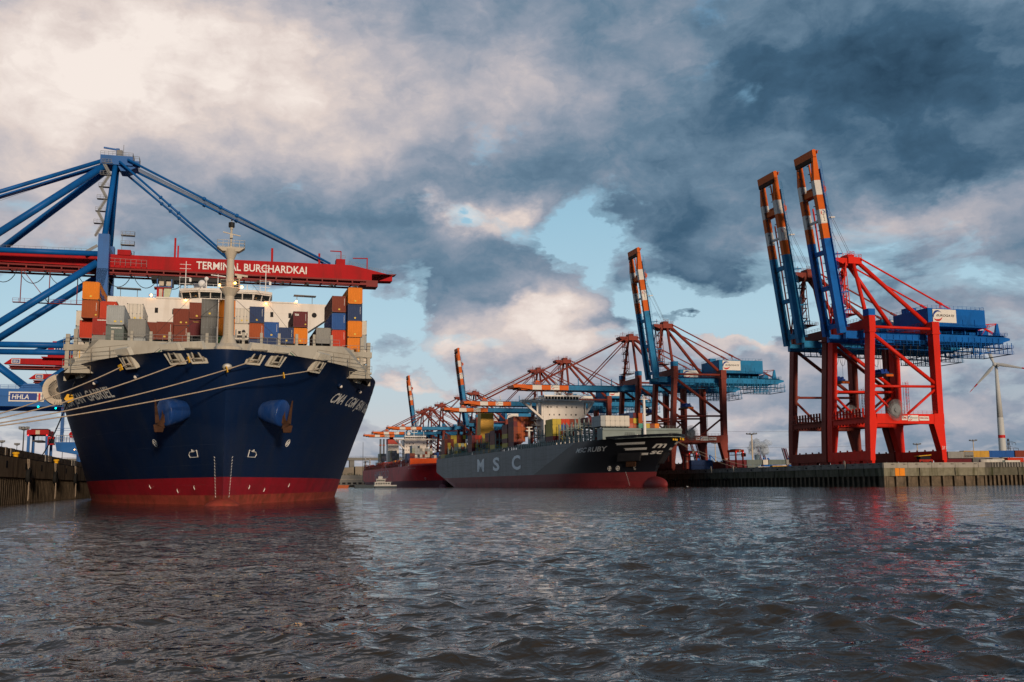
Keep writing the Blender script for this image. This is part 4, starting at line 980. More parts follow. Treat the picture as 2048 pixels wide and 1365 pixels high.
crane(700., M['rb'], M['bb'], False, 'third lowered boom crane with its boom below and left of the second one')
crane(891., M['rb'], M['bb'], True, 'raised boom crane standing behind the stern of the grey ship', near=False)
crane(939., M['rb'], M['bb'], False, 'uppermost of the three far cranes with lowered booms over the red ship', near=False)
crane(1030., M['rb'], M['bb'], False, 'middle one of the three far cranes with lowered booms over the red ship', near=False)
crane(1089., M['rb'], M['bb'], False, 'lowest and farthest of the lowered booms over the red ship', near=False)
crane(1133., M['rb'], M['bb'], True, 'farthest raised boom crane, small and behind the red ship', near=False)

# ---------------------------------------------------------------- blue and red cranes of the near quay; origin at the waterside rail, near frame
def near_crane(v, label, first=None):
    if first:
        c = copytree(first); c.location = W(-33, v, 7.4); c['label'] = label; return c
    o = thing('gantry_crane', label, 'crane', -33, v, 7.4, 'gantry cranes on the near quay')
    b = lambda: MB().use(M['hblue']); r_ = lambda: MB().use(M['hred'])
    X0 = -38.   # landside leg
    for y in (0, 17.):
        m = b(); legbox(m, -1.5, y, 1., 72.9, 3.2, 3.2, d=3.4, dx1=-.5); m.hexa([(-2,y,48),(-1.4,y,48),(-1.4,y+3,48),(-2,y+3,48)], [(-2,y,62),(1.3,y,62),(1.3,y+3.4,62),(-2,y+3.4,62)])
        part('waterside_leg', m, o)
        m = b(); legbox(m, X0, y, 1., 66.5, 3., 3., d=3.4); part('landside_leg', m, o)
        m = b(); m.box(X0+3., -1.6, y+.1, y+3.3, 19.2, 24.4); m.box(X0+3., -1.6, y-.1, y+3.5, 22.2, 22.4); m.rail([(X0+3,y+.1,24.4),(-2,y+.1,24.4)], 1.1, 2., .08)
        m.hexa([(-22.,y+.6,24.4),(-15.,y+.6,24.4),(-15.,y+2.8,24.4),(-22.,y+2.8,24.4)], [(-20.6,y+.6,26.),(-16.6,y+.6,26.),(-16.6,y+2.8,26.),(-20.6,y+2.8,26.)]); part('portal_beam', m, o)
        for a, c_, rr in (((-1.5,y+1.6,66.8),(X0+1,y+1.6,66.4),.85), ((-2.,y+1.6,64.),(X0+2,y+1.6,38.5),1.1), ((-1.,y+1.6,38.),(X0+2,y+1.6,37.6),.9), ((-1.6,y+1.6,37.2),(-16.8,y+1.6,25.),.9), ((X0+2,y+1.6,37.2),(-20.4,y+1.6,25.),.9)):
            part('brace', b().tube(a, c_, rr, n=14), o, True)
        yy = 7.6 if y == 0 else 12.6
        m = b(); m.tube((-.3, y+1.7, 72.8), (1.3, yy, 98.), .9, .8, n=14); part('mast', m, o, True)
        for a, c_, rr in (((-2.6,yy,98.6),(-64.,yy-1.,72.),.65), ((-1.8,yy,97.),(X0+1.5,y+1.6,66.5),1.1)):
            part('back_strut', b().tube(a, c_, rr, n=14), o, True)
        dy = -1.4 if y == 0 else 1.4
        for a, c_, rr in (((5.,10+dy*3.6,98.8),(70.,10+dy*1.3,68.9),.38), ((2.6,10+dy*3.6,98.),(37.6,10+dy*1.3,68.9),.36)):
            m = b(); m.tube(a, c_, rr, n=10); 
            for f in (.36, .44, .52): p_ = Vector(a).lerp(Vector(c_), f); q_ = Vector(a).lerp(Vector(c_), f+.012); m.tube(p_, q_, rr*1.7, n=8)
            part('stay', m, o, True)
    m = MB().use(M['steeld'])
    for dy in (-2., -1., 0, 1., 2.): m.tube((6., 10+dy, 98.), (68., 10+dy, 70.2), .09, n=4)
    for dy in (-1., 1.): m.tube((3.6, 10+dy, 97.), (36., 10+dy, 69.6), .05, n=4); m.tube((-3, 10+dy, 98.), (-60., 10+dy, 71.), .05, n=4)
    part('hoist_rope', m, o)
    m = b(); m.box(-3.2, 6.5, 6.2, 14., 97.2, 100.2); m.box(2.,8.4,8,12.,98.4,99.4); m.hexa([(3,7,95.5),(5,7,95.5),(5,13,95.5),(3,13,95.5)], [(2,7,97.2),(8,7,97.2),(8,13,97.2),(2,13,97.2)])
    m.beam((1.5,9,103.), (-2.6,9,103.4), .4, .5); m.box(1.2,2.2,8.4,9.6,100.2,103.3); part('apex', m, o)
    m = MB().use(M['steel']); m.rail([(-3.2,6.2,100.2),(6.5,6.2,100.2),(6.5,14,100.2),(-3.2,14,100.2)], 1.2, 1.2, .09); m.rail([(3.,7,99.4),(8.4,7,99.4),(8.4,12,99.4)], 1.2, 1.2, .09); m.tube((3.4,9,100.2), (3.4,9,104.8), .08, n=5); m.box(1.4,3.2,7.8,9.4,100.2,102.6)
    # zig-zag stairs up the waterside mast
    for k in range(6):
        z0 = 73.+k*4.1; xa, xb = (-3.3+k*.22, -1.2+k*.25); 
        if k % 2: xa, xb = xb, xa
        m.beam((xa, 4.+k*.5, z0), (xb, 4.+k*.5, z0+4.1), .8, .12, side=(0,1,0)); m.beam((xa, 3.6+k*.5, z0+1.), (xb, 3.6+k*.5, z0+5.1), .07, .07); m.beam((xa, 4.5+k*.5, z0+1.), (xb, 4.5+k*.5, z0+5.1), .07, .07)
        for j in range(12): p_ = Vector((xa,3.7+k*.5,z0)).lerp(Vector((xb,3.7+k*.5,z0+4.1)), j/12); m.beam(p_, p_+Vector((0,.9,0)), .3, .06)
        xm = min(xa, xb) if k % 2 == 0 else max(xa, xb)
        m.box(-3.9+k*.25, -.6+k*.25, 3.3+k*.5, 5+k*.5, z0+4.0, z0+4.12); m.rail([(-3.9+k*.25,3.3+k*.5,z0+4.1),(-1.+k*.25,3.3+k*.5,z0+4.1)], 1.1, .9, .08)
    for z in (70.4, 73.8, 77.): m.box(3.0, 7.2, 17.5, 19.5, z, z+.25); m.rail([(3.,17.4,z),(7.2,17.4,z),(7.2,19.4,z)], 1.3, 1.2, .09); m.beam((3.4,17.4,z-3.4),(3.4,17.4,z+1.), .12,.5)
    m.beam((-2.5,4,70.), (-6.,4,67.6), .9, .15, side=(0,1,0)); part('stair', m, o)
    # boom and girder: one red box
    m = r_(); m.prism([(-79.,64.6),(-75.,67.8),(77.,68.8),(83.,67.6),(91.,65.9),(91.,63.9),(80,63.6)], 'y', 8.0, 12.4)
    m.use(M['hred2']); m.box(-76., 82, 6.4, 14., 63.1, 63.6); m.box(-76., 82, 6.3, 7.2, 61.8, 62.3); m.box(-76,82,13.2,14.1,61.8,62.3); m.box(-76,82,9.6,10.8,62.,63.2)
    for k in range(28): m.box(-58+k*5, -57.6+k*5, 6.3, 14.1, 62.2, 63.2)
    bm_ = part('boom', m, o)
    m = r_(); m.box(72,75,8.4,12,68.8,70.8); m.box(3.,7.,7.6,12.8,68.2,69.9); m.box(20,20.6,8.2,8.8,68,74.8); m.box(21,21.5,8.2,8.8,68,72.3); m.box(50.5,51.2,8.2,8.8,68.5,73.2); m.box(66,66.6,8.2,8.8,68.6,72.3)
    m.beam((82.5,9,67.2), (82.5,9,71.8), .35, .35); m.beam((82.5,9,71.6), (77.6,9,71.4), .3, .3); m.beam((73.6,9,70.8),(73.6,9,73.6), .3,.3); m.beam((73.6,9,73.5),(70.,9,73.5), .3,.3)
    m.use(M['hred2']); m.box(80,86,7.6,12.8,61.6,63.8); m.hexa([(84,8,63.6),(86,8,63.6),(86,12,63.6),(84,12,63.6)], [(84,8,66),(92.5,8,66.4),(92.5,12,66.4),(84,12,66)]); part('boom_head', m, bm_)
    m = MB().use(M['steel']); m.rail([(72,8.2,70.8),(75,8.2,70.8)], 1.2, 1., .08); m.rail([(76,8.2,68.8),(83,8.2,67.6)], 1.3, 1., .07); m.rail([(83,8.2,67.4),(91,8.2,66.2)], 1., 1., .07); m.rail([(-60,8.2,67.9),(-6,8.2,68.4)], 1.3, 1.6, .07); m.rail([(1.,5.9,64.4),(12.,5.9,64.2)], 2.2, 1.4, .09)
    part('boom_rail', m, bm_)
    for k in range(7): x = 30+k*8.; part('boom_lamp', MB().use(M['black']).box(x, x+.8, 6., 6.5, 60.9, 61.5).box(x-.7, x+.1, 6.0, 6.5, 60.5, 61.).box(x+.3,x+.45,6.2,6.35,61.5,61.9), bm_)
    text('TERMINAL BURCHARDKAI', 2.55, M['letter'], (27.0, 7.96, 64.95), bm_, width=35.2, bold=.055).rotation_euler = (0, 0, 0)
    m = MB().use(M['black'])
    for k in range(-7, 3):
        x = k*8.2; pts = [(x+7.6*t, 6.2, 61.9-4.4*(4*t*(1-t))**.7) for t in np.linspace(0, 1, 11)]; m.path(pts, .13, 4)
    part('festoon_cable', m, o)
    m = MB().use(M['hred2'])
    for x in (-34,-24,-16,-8): m.beam((x,6.6,62), (x,6.6,51.6), .25, .25)
    m.box(-26,-3,6.,7.2,51.4,51.6); m.beam((-24,6.6,62.), (-16,6.6,51.6), .2,.2); m.rail([(-26,6,51.6),(-3,6,51.6)], 1.1, 1.6, .08); m.hexa([(-6,6,52.5),(-3,6,52.5),(-3,8,52.5),(-6,8,52.5)],[(-4,6,57.),(-2,6,57.),(-2,8,57.),(-4,8,57.)]); part('maintenance_gallery', m, o)
    # trolley, cab, spreader
    m = MB().use(M['black']); m.box(13.5, 40.5, 6.6, 13.8, 60.5, 61.7); m.box(16,18,6.4,8,58.2,60.6); m.box(19.4,20.4,6.4,8,58.2,60.6); m.box(22.4,24.6,6.4,7.6,57.5,57.7); m.rail([(22.4,6.4,57.7),(24.6,6.4,57.7)], 1.3, .8, .1); m.beam((22.6,7,57.7),(21.,7,60.6),.12,.12); m.beam((24.4,7,57.7),(23,7,60.6),.12,.12); tr = part('trolley', m, o)
    m = MB().use(M['hred']); m.box(15.4, 17.4, 4.6, 7.4, 54.2, 57.4); m.box(13.2, 20.6, 4.4, 7.8, 53.6, 54.15); m.use(M['hred2']); m.box(14.6,19.8,4.4,7.8,57.4,57.8); m.box(14.8,18.8,5,7,53.2,53.6); m.rail([(13.2,4.4,54.1),(15.2,4.4,54.1)], 1.2, .7, .1)
    m.use(M['haircream']); m.box(16.1, 17.1, 4.5, 4.62, 54.6, 57.1); m.box(16.,17.4,5.4,6.4,58.4,59.8); m.box(18.2,19.6,5.4,6.4,58.4,59.8); m.use(M['hblue']); m.box(15.3,15.6,5.6,5.9,57.7,60.6); m.box(19.6,19.9,5.6,5.9,57.7,60.6); m.box(15.3,20,5.6,5.9,57.9,58.2)
    cb = part('operator_cab', m, o)
    m = MB().use(M['cabglass']); m.hexa([(17.6,4.5,54.3),(19.2,4.5,54.3),(19.2,7.4,54.3),(17.6,7.4,54.3)], [(17.6,4.5,57.3),(19.8,4.5,57.3),(19.8,7.4,57.3),(17.6,7.4,57.3)]); part('window', m, cb)
    m = MB().use(M['steeld2']); m.hexa([(26.9,8,57.2),(29.9,8,57.2),(29.9,12,57.2),(26.9,12,57.2)], [(26.2,8,60.6),(30.6,8,60.6),(30.6,12,60.6),(26.2,12,60.6)]); m.disc((27.5,8.2,57.),.9,'y',2.,12); m.disc((29.3,8.2,57.),.9,'y',2.,12); m.use(M['hred']); m.hexa([(26.6,7.,51.6),(30.2,7.,51.6),(30.2,13,51.6),(26.6,13,51.6)], [(27.4,8,56.2),(29.4,8,56.2),(29.4,12,56.2),(27.4,12,56.2)]); m.box(25.8,31,3.6,16.4,51.2,51.7); part('spreader', m, o)
    # landside machinery house
    m = r_(); m.box(-56, -42, 3.5, 17, 68.4, 76.); m.box(-54,-52,5,7,76,77.6); m.box(-59,-45,2.5,18,67.9,68.4); mh = part('machinery_house', m, o)
    def hh(parent, w_, h_, loc, stripes):
        x, y, z = loc; m = MB().use(M['signw']); m.box(x, x+w_, y-.08, y, z, z+h_); m.use(M['signb']); e = h_*.13; m.box(x+e, x+(w_*.8 if stripes else w_-e), y-.14, y-.07, z+e, z+h_-e)
        if stripes: m.use(M['signr']); m.box(x+w_*.84, x+w_*.895, y-.14, y-.07, z+e, z+h_-e); m.use(M['steel']); m.box(x+w_*.94, x+w_*.965, y-.14, y-.07, z+e, z+h_-e)
        s_ = part('sign_panel', m, parent); text('HHLA', h_*.5, M['letter'], (x+h_*.32, y-.18, z+h_*.25), s_, width=(w_*.8 if stripes else w_)*.6, bold=h_*.01, shear=.12)
    hh(mh, 9.4, 4.6, (-52.8, 3.4, 70.1), False); hh(bm_, 4.4, 2.6, (-75., 7.9, 64.8), False)
    hh([c for c in o.children if c.name.startswith('portal_beam')][0], 9.6, 2.9, (-24.4, .02, 20.6), True)
    m = MB().use(M['haircream']); c = (-10.6, -1.2, 24.2)
    for k in range(40):
        a = 2*pi*k/40; m.beam((c[0]+3.0*cos(a), c[1], c[2]+3.0*sin(a)), (c[0]+4.6*cos(a), c[1], c[2]+4.6*sin(a)), .5, .9); m.beam((c[0], c[1], c[2]), (c[0]+3.0*cos(a), c[1], c[2]+3.0*sin(a)), .1, .1)
    m.use(M['black']); m.disc((c[0], c[1]+.2, c[2]), 3.9, 'y', .25, 30); m.disc(c, .8, 'y', 1.2, 14); part('cable_reel', m, o)
    m = b(); m.beam((-9.6,1.6,19.2), (-9.6,1.6,8.8), .9, .9); m.beam((-5.,1.6,19.2), (-5.,1.6,8.8), .5, .5)
    m.hexa([(-10.5,-.8,6.),(-2,-.8,4.4),(-2,4.5,4.4),(-10.5,4.5,6.)], [(-11,-1,8.6),(-2,-1,8.6),(-2,4.8,8.6),(-11,4.8,8.6)]); m.rail([(-11,-1,8.6),(-2,-1,8.6)], 1.3, 1., .1); m.rail([(-11,-1,11.4),(-2,-1,11.4)], 1.3, 2., .12)
    m.use(M['steel']); m.rail([(-10.8,-.6,8.6),(-2,-.6,8.6)], 2.0, .7, .14); m.use(M['hred']); m.torus((-6.4,-.4,10.8), .8, .22, 'y', 14, 6); m.box(-7,-4.6,-.2,.2,10.1,11.4); pl = part('hanging_platform', m, o)
    for x in (-5.6, -4.8): part('lamp', MB().use(M['amber']).ball((x,-.9,6.4), .13, 8), pl)
    for x, z in ((-16.2,19.), (-11.4,18.6)): part('signal_lamp', MB().use(M['teal']).ball((x,-.3,z+.1), .26, 8), o)
    m = MB().use(M['hred2']); m.box(-9.4,-7.6,1,2.6,17.6,18.3); m.rail([(-9.8,.8,18.3),(-7.2,.8,18.3)], 1., .6, .1); part('lamp_basket', m, o)
    for y0 in (0., 17.): m = b(); m.box(X0, X0+3, y0, y0+3.4, .2, 1.2); m.box(-1.5, 1.7, y0, y0+3.4, .2, 1.2); part('bogie', m, o)
    m = b(); m.box(-1.4, 1.5, 3.4, 17, 19.6, 23.6); m.box(X0+.1,X0+2.9,3.4,17,19.6,23.6); m.box(-1.9,1.,3.4,17,66.6,70.4); m.box(X0+.1,X0+2.9,3.4,17,62.,66.2); part('cross_beam', m, o)
    return o
M['cabglass'] = mat('yellowish_cab_glass', (.42, .44, .26), .12, .15, 1.5)
M['steeld2'] = mat('blue_grey_steel', (.045, .06, .10), .5, .2)
nc = near_crane(325., 'large blue crane with red boom reaching over the blue ship')
near_crane(606., 'blue crane with red machinery house seen behind the first one, left of the bow', nc)
near_crane(688., 'third blue and red crane, mostly hidden below the red girder of the second', nc)

# ---------------------------------------------------------------- containers on the blue ship's forward bays: (colour, u, v, z, h, kind, marks, where)
G1 = 'containers on the blue ship'
def blue_cargo():
    A = [
    ('orange',-18.2,163,31.0,2.75,'end',1,'topmost of the outer left stack'), ('rust',-18.2,163.1,28.15,2.75,'end',6,'below the orange one in the outer left stack'),
    ('red',-18.6,165,25.3,2.75,'end',0,'second from the bottom at the far left'), ('red',-15.6,163,28.1,2.7,'end',4,'beside the rust brown one, upper left'),
    ('darkred',-16.4,161.5,25.35,2.6,'end',8,'left of the big light grey one'), ('grey',-16.4,161.6,22.7,2.6,'end',0,'lowest, under the dark red one at the left'),
    ('lightgrey',-13.7,153.5,25.75,2.85,'end',3,'nearest and largest, left of the mast'), ('greygreen',-13.7,153.6,22.8,2.85,'end',8,'under the large light grey one'),
    ('white',-11.9,165,28.2,2.75,'door',3,'with closed doors, behind the large light grey one'), ('grey',-10.75,154,24.15,2.65,'end',0,'right of the grey green one'), ('lightgrey',-10.75,154.1,22.8,1.3,'end',0,'lowest, right of the grey green one'),
    ('brown',-9.1,166,25.5,2.75,'end',4,'low, half hidden by the grey one'), ('brown',-7.3,163,25.1,2.8,'end',5,'low, left of the stepped brown pair'),
    ('brown',-5.1,168,28.2,2.75,'end',3,'upper one left of the mast'), ('brown',-5.1,168.1,25.6,2.55,'end',4,'lower one left of the mast'),
    ('brown',-2.75,172,30.0,2.75,'end',1,'highest brown one left of the grey doors'), ('maroon',-2.75,172.1,27.1,2.75,'end',0,'with a small yellow word, left of the grey doors'),
    ('dullgrey',-.65,158,28.15,2.75,'door',1,'with upper grey doors beside the mast'), ('dullgrey',-.65,158.1,25.35,2.75,'door',0,'with lower grey doors beside the mast'), ('dullgrey',-.65,158.05,22.8,2.5,'end',0,'lowest beside the mast'),
    ('orange',1.9,158,28.1,2.8,'end',0,'upper one behind the mast'), ('orange',1.9,158.1,25.3,2.75,'end',0,'lower one behind the mast'), ('green',1.9,158.05,22.7,2.5,'end',0,'green and lowest behind the mast'),
    ('white',4.5,172,29.5,2.6,'door',3,'with doors right of the mast'), ('white',4.5,172.1,26.75,2.7,'unit',0,'with a cooling unit right of the mast'),
    ('darkblue',6.95,172,29.7,2.75,'end',5,'top one right of the white doors'), ('rust',6.95,172.1,27.0,2.6,'end',6,'under the dark blue one'), ('darkblue',6.95,172.05,24.3,2.6,'end',0,'bottom one under the rust brown one'),
    ('blue',9.4,172,27.2,2.7,'end',5,'bright, between dark blue ones'), ('darkblue',9.4,172.1,24.5,2.6,'end',0,'below the bright blue one'),
    ('darkblue',11.9,172,26.3,2.75,'end',5,'beside the orange one on the right half'), ('maroon',14.2,172,29.2,2.7,'end',6,'with three white letters'), ('orange',14.2,172.1,26.35,2.7,'end',1,'under the maroon one with white letters'),
    ('grey',17.9,170,26.2,2.7,'end',0,'at the gap in the right half'), ('lightgrey',18.4,163,22.75,1.6,'end',0,'low, in front of the grey one on the right'),
    ('brown',20.5,170,31.7,2.8,'end',5,'uppermost beside the outer right stack'), ('blue',20.5,170.1,28.7,2.85,'end',4,'with peeling paint under the brown one at the right'), ('red',20.5,170.05,25.8,2.8,'end',4,'under the peeling blue one at the right'),
    ('orange',22.95,168,32.9,2.8,'end',1,'topmost of the outer right stack'), ('darkblue',22.95,168.1,30.0,2.8,'end',5,'second from the top of the outer right stack'), ('orange',22.95,168.05,27.2,2.75,'end',1,'third from the top of the outer right stack'), ('orange',22.95,168.15,24.35,2.75,'end',2,'lowest of the outer right stack')]
    for c, u, v, z, h, kind, mk, where in A:
        o = container(c, u, v, z, '%s container %s' % (CNAME.get(c, c), where) if not where.startswith('green') else 'container '+where, G1, h=h, fine=True, kind='end' if kind == 'end' else kind, marks=mk)
        if 'three white letters' in where: text('tex', .5, M['letter'], (-1., -.03, h-.75), o, width=.75, bold=.02)
        if 'small yellow word' in where: text('Textainer', .22, M['lettery'], (-.6, -.03, h-.45), o, width=1.)
        if where.startswith('topmost of the outer left'): text('Hapag-Lloyd', 1., M['signb'], (1.24, .8, .8), o, face='+x', width=8.5, bold=.04)
    k = 0
    for su, nm in ((-21.0, 'left'), (25.5, 'right')):
        for i, z in enumerate((24.1, 26.75, 29.4)):
            container(('white', 'lightgrey', 'white')[i], su, 180, z, 'pale container at the outer %s edge, %s of three' % (nm, ('lowest', 'middle', 'top')[i]), G1, h=2.6, fine=True)
    for i, (u, c) in enumerate(((-17.6,'darkred'),(21.9,'orange'))):
        container(c, u, 170, 21.2, c.replace('darkred', 'dark red')+' container deep inside the lashing frame, '+('left' if i == 0 else 'right')+' side', G1, h=2.6, fine=True)
blue_cargo()

# ---------------------------------------------------------------- mooring lines and rat guards
def moorings():
    B = Vector((-31.5, 123.5, 8.2)); spec = [((-10.3,136.6,18.2),(.30,), .93), ((-2.3,130.0,18.3),(0,), .98), ((5.0,130.0,18.1),(0,), .90), ((13.9,139.,18.2),(0,), .80)]
    for k, (a, _, g) in enumerate(spec):
        a = Vector(a); b = B+Vector((0, -1+k*.7, 0)); pts = []; a0 = a
        if k == 3: a = Vector((1.65, 129.6, 14.75)); pts = [a0, Vector((11.2, 134.6, 17.25)), Vector((6.2, 130.9, 16.0))]
        for i in range(25):
            t = i/24; p = a.lerp(b, t); p.z -= (1.1 if k < 3 else .55)*4*t*(1-t); pts.append(p)
        mb = MB().use(M['rope']).path([W(*p) for p in pts], .075, 6)
        tag(link('mooring_line', mb.mesh('mooring_line', True)), ('uppermost', 'second', 'third', 'lowest')[k]+' of the pale mooring lines from the blue bow to the near quay', 'rope', 'mooring lines')
        f = {0: .045, 1: .02, 2: .09, 3: .13}[k]; p = a.lerp(b, f); p.z -= 1.1*4*f*(1-f)
        if k == 3: p = Vector((8.9, 132.8, 16.6))
        mb = MB().use(M['yellow']); d = (b-a).normalized(); mb.tube(Vector((0,0,0))-d*.05, d*.05, .55, n=4); 
        o = thing('rat_guard', 'yellow rat guard plate on the '+('uppermost', 'second', 'third', 'lowest')[k]+' mooring line', 'rat guard', *p, 'rat guards', mb.mesh('rat_guard'))
    a = Vector((-18.4, 151.5, 17.2)); b = Vector((-31.6, 214, 8.2)); pts = []
    for i in range(17): t = i/16; p = a.lerp(b, t); p.z -= 1.2*4*t*(1-t); pts.append(W(*p))
    tag(link('mooring_line', MB().use(M['steeld']).path(pts, .10, 6).mesh('mooring_line', True)), 'dark mooring line hanging steeply from the left side of the blue bow', 'rope', 'mooring lines')
    p = a.lerp(b, .12); 
    thing('rat_guard', 'yellow rat guard on the dark steep line beside the cable reel', 'rat guard', p.x, p.y, p.z-.7, 'rat guards', MB().use(M['yellow']).tube((0,-.1,0),(0,.1,0),.7,n=5).mesh('rat_guard'))
    thing('bollard', 'bollard holding the pale mooring lines of the blue ship', 'bollard', -31.5, 123.5, 7.35, 'yellow bollards', MB().use(M['yellow']).tube((0,0,0),(0,0,1.1),.5,n=14).mesh('bollard', True))
    for k, (a, b) in enumerate((((212, 437, 22.5), (225.6, 402, 8.4)), ((207, 427, 22.), (225.6, 388, 8.4)))):
        a = Vector(a); b = Vector(b); pts = [W(*(a.lerp(b, i/10)-Vector((0,0,1.5*4*(i/10)*(1-i/10))))) for i in range(11)]
        tag(link('mooring_line', MB().use(M['rope']).path(pts, .09, 4).mesh('mooring_line')), ('upper', 'lower')[k]+' thin mooring line from the grey ship bow to the far quay', 'rope', 'mooring lines')
moorings()

# ---------------------------------------------------------------- the two other ships. local origin: stem on the centreline, x across, y aft
def ship_hull(parent, Bm, Ld, Lw, md, mw, zt, zb, stem, L, tz, ty, mats, st_extra=()):
    """stem(z) = fore end at height z; tz, ty: transom foot height and where the flat bottom ends"""
    st = np.concatenate([np.linspace(0, 1, 24)**2*14, np.linspace(14, 120, 30)[1:], np.linspace(120, L, 12)[1:]]); zs = np.array(zb)
    def Bf(s, z): t = np.clip(z/zt, 0, 1); Lx = Ld+(Lw-Ld)*(1-t)**1.2; m = md+(mw-md)*(1-t)**.6; x = np.clip(s/Lx, 0, 1); return Bm*(1-(1-x)**(1.8+1.2*(1-t)))**m
    mb = MB(); ns = len(st)
    def zlow(y): return -1.5 if y < ty else -1.5+(y-ty)/(L-ty)*(tz+1.5)
    for side in (-1, 1):
        n0 = len(mb.v)
        for z in zs:
            for s in st:
                y = stem(z)+(s if s < 120 else 120+(s-120)*(L-stem(z)-120)/(L-120)); zz = max(z, zlow(y)); mb.v.append((side*float(Bf(s, z)), y, zz))
        for i in range(len(zs)-1):
            zc = (zs[i]+zs[i+1])/2; mb.use(mats(zc))
            for j in range(ns-1): mb.f.append((n0+i*ns+j, n0+i*ns+j+1, n0+(i+1)*ns+j+1, n0+(i+1)*ns+j)); mb.mi.append(mb.cur)
    mb.use(mats(zt-.1)); mb.add([(-Bm,L,tz),(Bm,L,tz),(Bm,L,zt),(-Bm,L,zt)], [(0,1,2,3)])
    mb.add([(-Bm,ty,-1.5),(Bm,ty,-1.5),(Bm,L,tz),(-Bm,L,tz)], [(0,1,2,3)])
    h = part('hull', mb, parent, True); return h, Bf
def surf_text(Bf, stem, txt, size, m, side, s0, zb, parent, width, off=.08, **k):
    me = textmesh(txt, size, m, ext=0, width=1., **k); bm = bmesh.new(); bm.from_mesh(me); bmesh.ops.subdivide_edges(bm, edges=[e for e in bm.edges if e.calc_length() > .03], cuts=1); bm.to_mesh(me); bm.free()
    for v in me.vertices:
        f = 1-v.co.x if side < 0 else v.co.x; z = zb+v.co.z; s = s0+f*width; v.co = (side*(float(Bf(s, z))+off), stem(z)+s-off*.6, z)
    return part('lettering', me, parent)
def grey_ship():
    sh = thing('container_ship', 'long grey container ship with black bow moored at the far quay', 'ship', 201, 415, 0)
    stem = lambda z: 20 if z < 7 else 20-20*((z-7)/17.)**1.5
    zb = [-1.5, 0, 1.5, 3.0, 5, 7.2, 8.2, 10, 12, 14, 16, 18, 20, 21.5, 23.0]
    h, Bf = ship_hull(sh, 21., 48, 112, .6, 1.15, 23., zb, stem, 401., 12.4, 330., lambda z: M['mboot'] if z < 3 else M['mboot2'] if z < 7.5 else M['mschull'])
    me = MB().use(M['mboot2']).ball((0,0,0), 1, 20).mesh('bulbous_bow', True); me.transform(Matrix.Translation((0, 22, 1.2)) @ Matrix.Diagonal((3.0, 14, 3.9, 1))); part('bulbous_bow', me, sh)
    mb = MB().use(M['blackhull']); y0 = 0.
    for side in (-1, 1):
        ss = [0,.5,1.5,3,6,10,16,24,34,44]; vs = []
        for s in ss: b = float(Bf(s, 23.)); vs += [(side*b, s, 22.98), (side*b, s-.2, 24.1 if s < 40 else 23.1), (side*(b-.3 if b > .4 else b), s+.3, 24.1 if s < 40 else 23.1)]
        mb.add(vs, [(3*i, 3*i+3, 3*i+4, 3*i+1) for i in range(len(ss)-1)]+[(3*i+1, 3*i+4, 3*i+5, 3*i+2) for i in range(len(ss)-1)])
    part('bulwark', mb, sh)
    mb = MB().use(M['greygreen']); poly = [(float(Bf(s, 22.9))*.99, s+.2) for s in (.2, 2, 6, 12, 24, 48, 400)]; mb.prism(poly+[(-a, b) for a, b in poly[::-1]], 'z', 22.6, 22.85); part('deck', mb, sh)
    mb = MB().use(M['greygreen']); mb.box(-20.9, 20.9, 33, 40, 22.85, 28.4); mb.hexa([(-20.9,32.4,27.3),(20.9,32.4,27.3),(20.9,33,27.3),(-20.9,33,27.3)], [(-20.9,32.9,28.4),(20.9,32.9,28.4),(20.9,33,28.4),(-20.9,33,28.4)]); mb.rail([(-20.5,33.,28.4),(20.5,33,28.4)], 1.1, 2., .07); part('breakwater', mb, sh)
    mb = MB().use(M['steeld'])
    for x0 in (-9.5, 14.): 
        for k in range(5): mb.beam((x0, 32.2, 23.3+k*.7), (x0+5, 32.2, 23.3+k*.7), .09, .09); mb.beam((x0+k*1.2, 32.2, 23.), (x0+k*1.2, 32.2, 26.2), .09, .09)
    part('platform_rail', mb, sh)
    mb = MB().use(M['white2']); mb.tube((0, 30.4, 23), (0, 30.4, 42.), .75, .6, n=12); mb.tube((0,30.4,42.), (0,30.4,44), .2, n=6); mb.box(-2, 2, 29.6, 31.2, 42., 42.3); mb.rail([(-2,29.6,42.3),(2,29.6,42.3)], 1., 1., .08); mb.beam((0,30.4,37.6),(2.,30.4,37.7),.2,.2); mb.beam((-1,30,35),(1,30,35),.3,.3); mb.beam((0,30.2,32),(0,29.9,40),.5,.1)
    for k in range(3): mb.tube((-6+k*5, 26, 22.9), (-6+k*5, 26, 25.), .3, n=8); 
    part('mast', mb, sh)
    # emblem, name, lettering
    mb = MB().use(M['letter'])
    def S_(side, s, z): return (side*(float(Bf(s, z))+.1), stem(z)+s-.08, z)
    for z, a, b in ((20.4, 9.6, 24.), (17.9, 8.2, 18.), (15.5, 7., 13.5)):
        for side, aa, bb in ((-1, a-2., b), (1, a-2., min(b, a+9))):
            n = 12
            for i in range(n):
                s0_, s1_ = aa+(bb-aa)*i/n, aa+(bb-aa)*(i+1)/n; k0 = .5; sl = lambda s: 0
                vs = [S_(side, s0_, z-k0), S_(side, s1_-(.0 if i < n-1 else 2.), z-k0), S_(side, s1_, z+k0), S_(side, s0_, z+k0)]; mb.add(vs, [(0,1,2,3)])
    part('emblem_wing', mb, sh)
    def flat_on_bow(txt, size, zc, wd, x0):
        me = textmesh(txt, size, M['letter'], ext=0, width=wd, bold=size*.04, shear=.15)
        ss = np.linspace(0, 30, 1500)
        for v in me.vertices:
            z = zc+v.co.z; X = x0+v.co.x; side = -1 if X < 0 else 1; s = float(np.interp(abs(X), Bf(ss, z), ss)); v.co = (X, stem(z)+s-.25, z)
        part('lettering', me, sh)
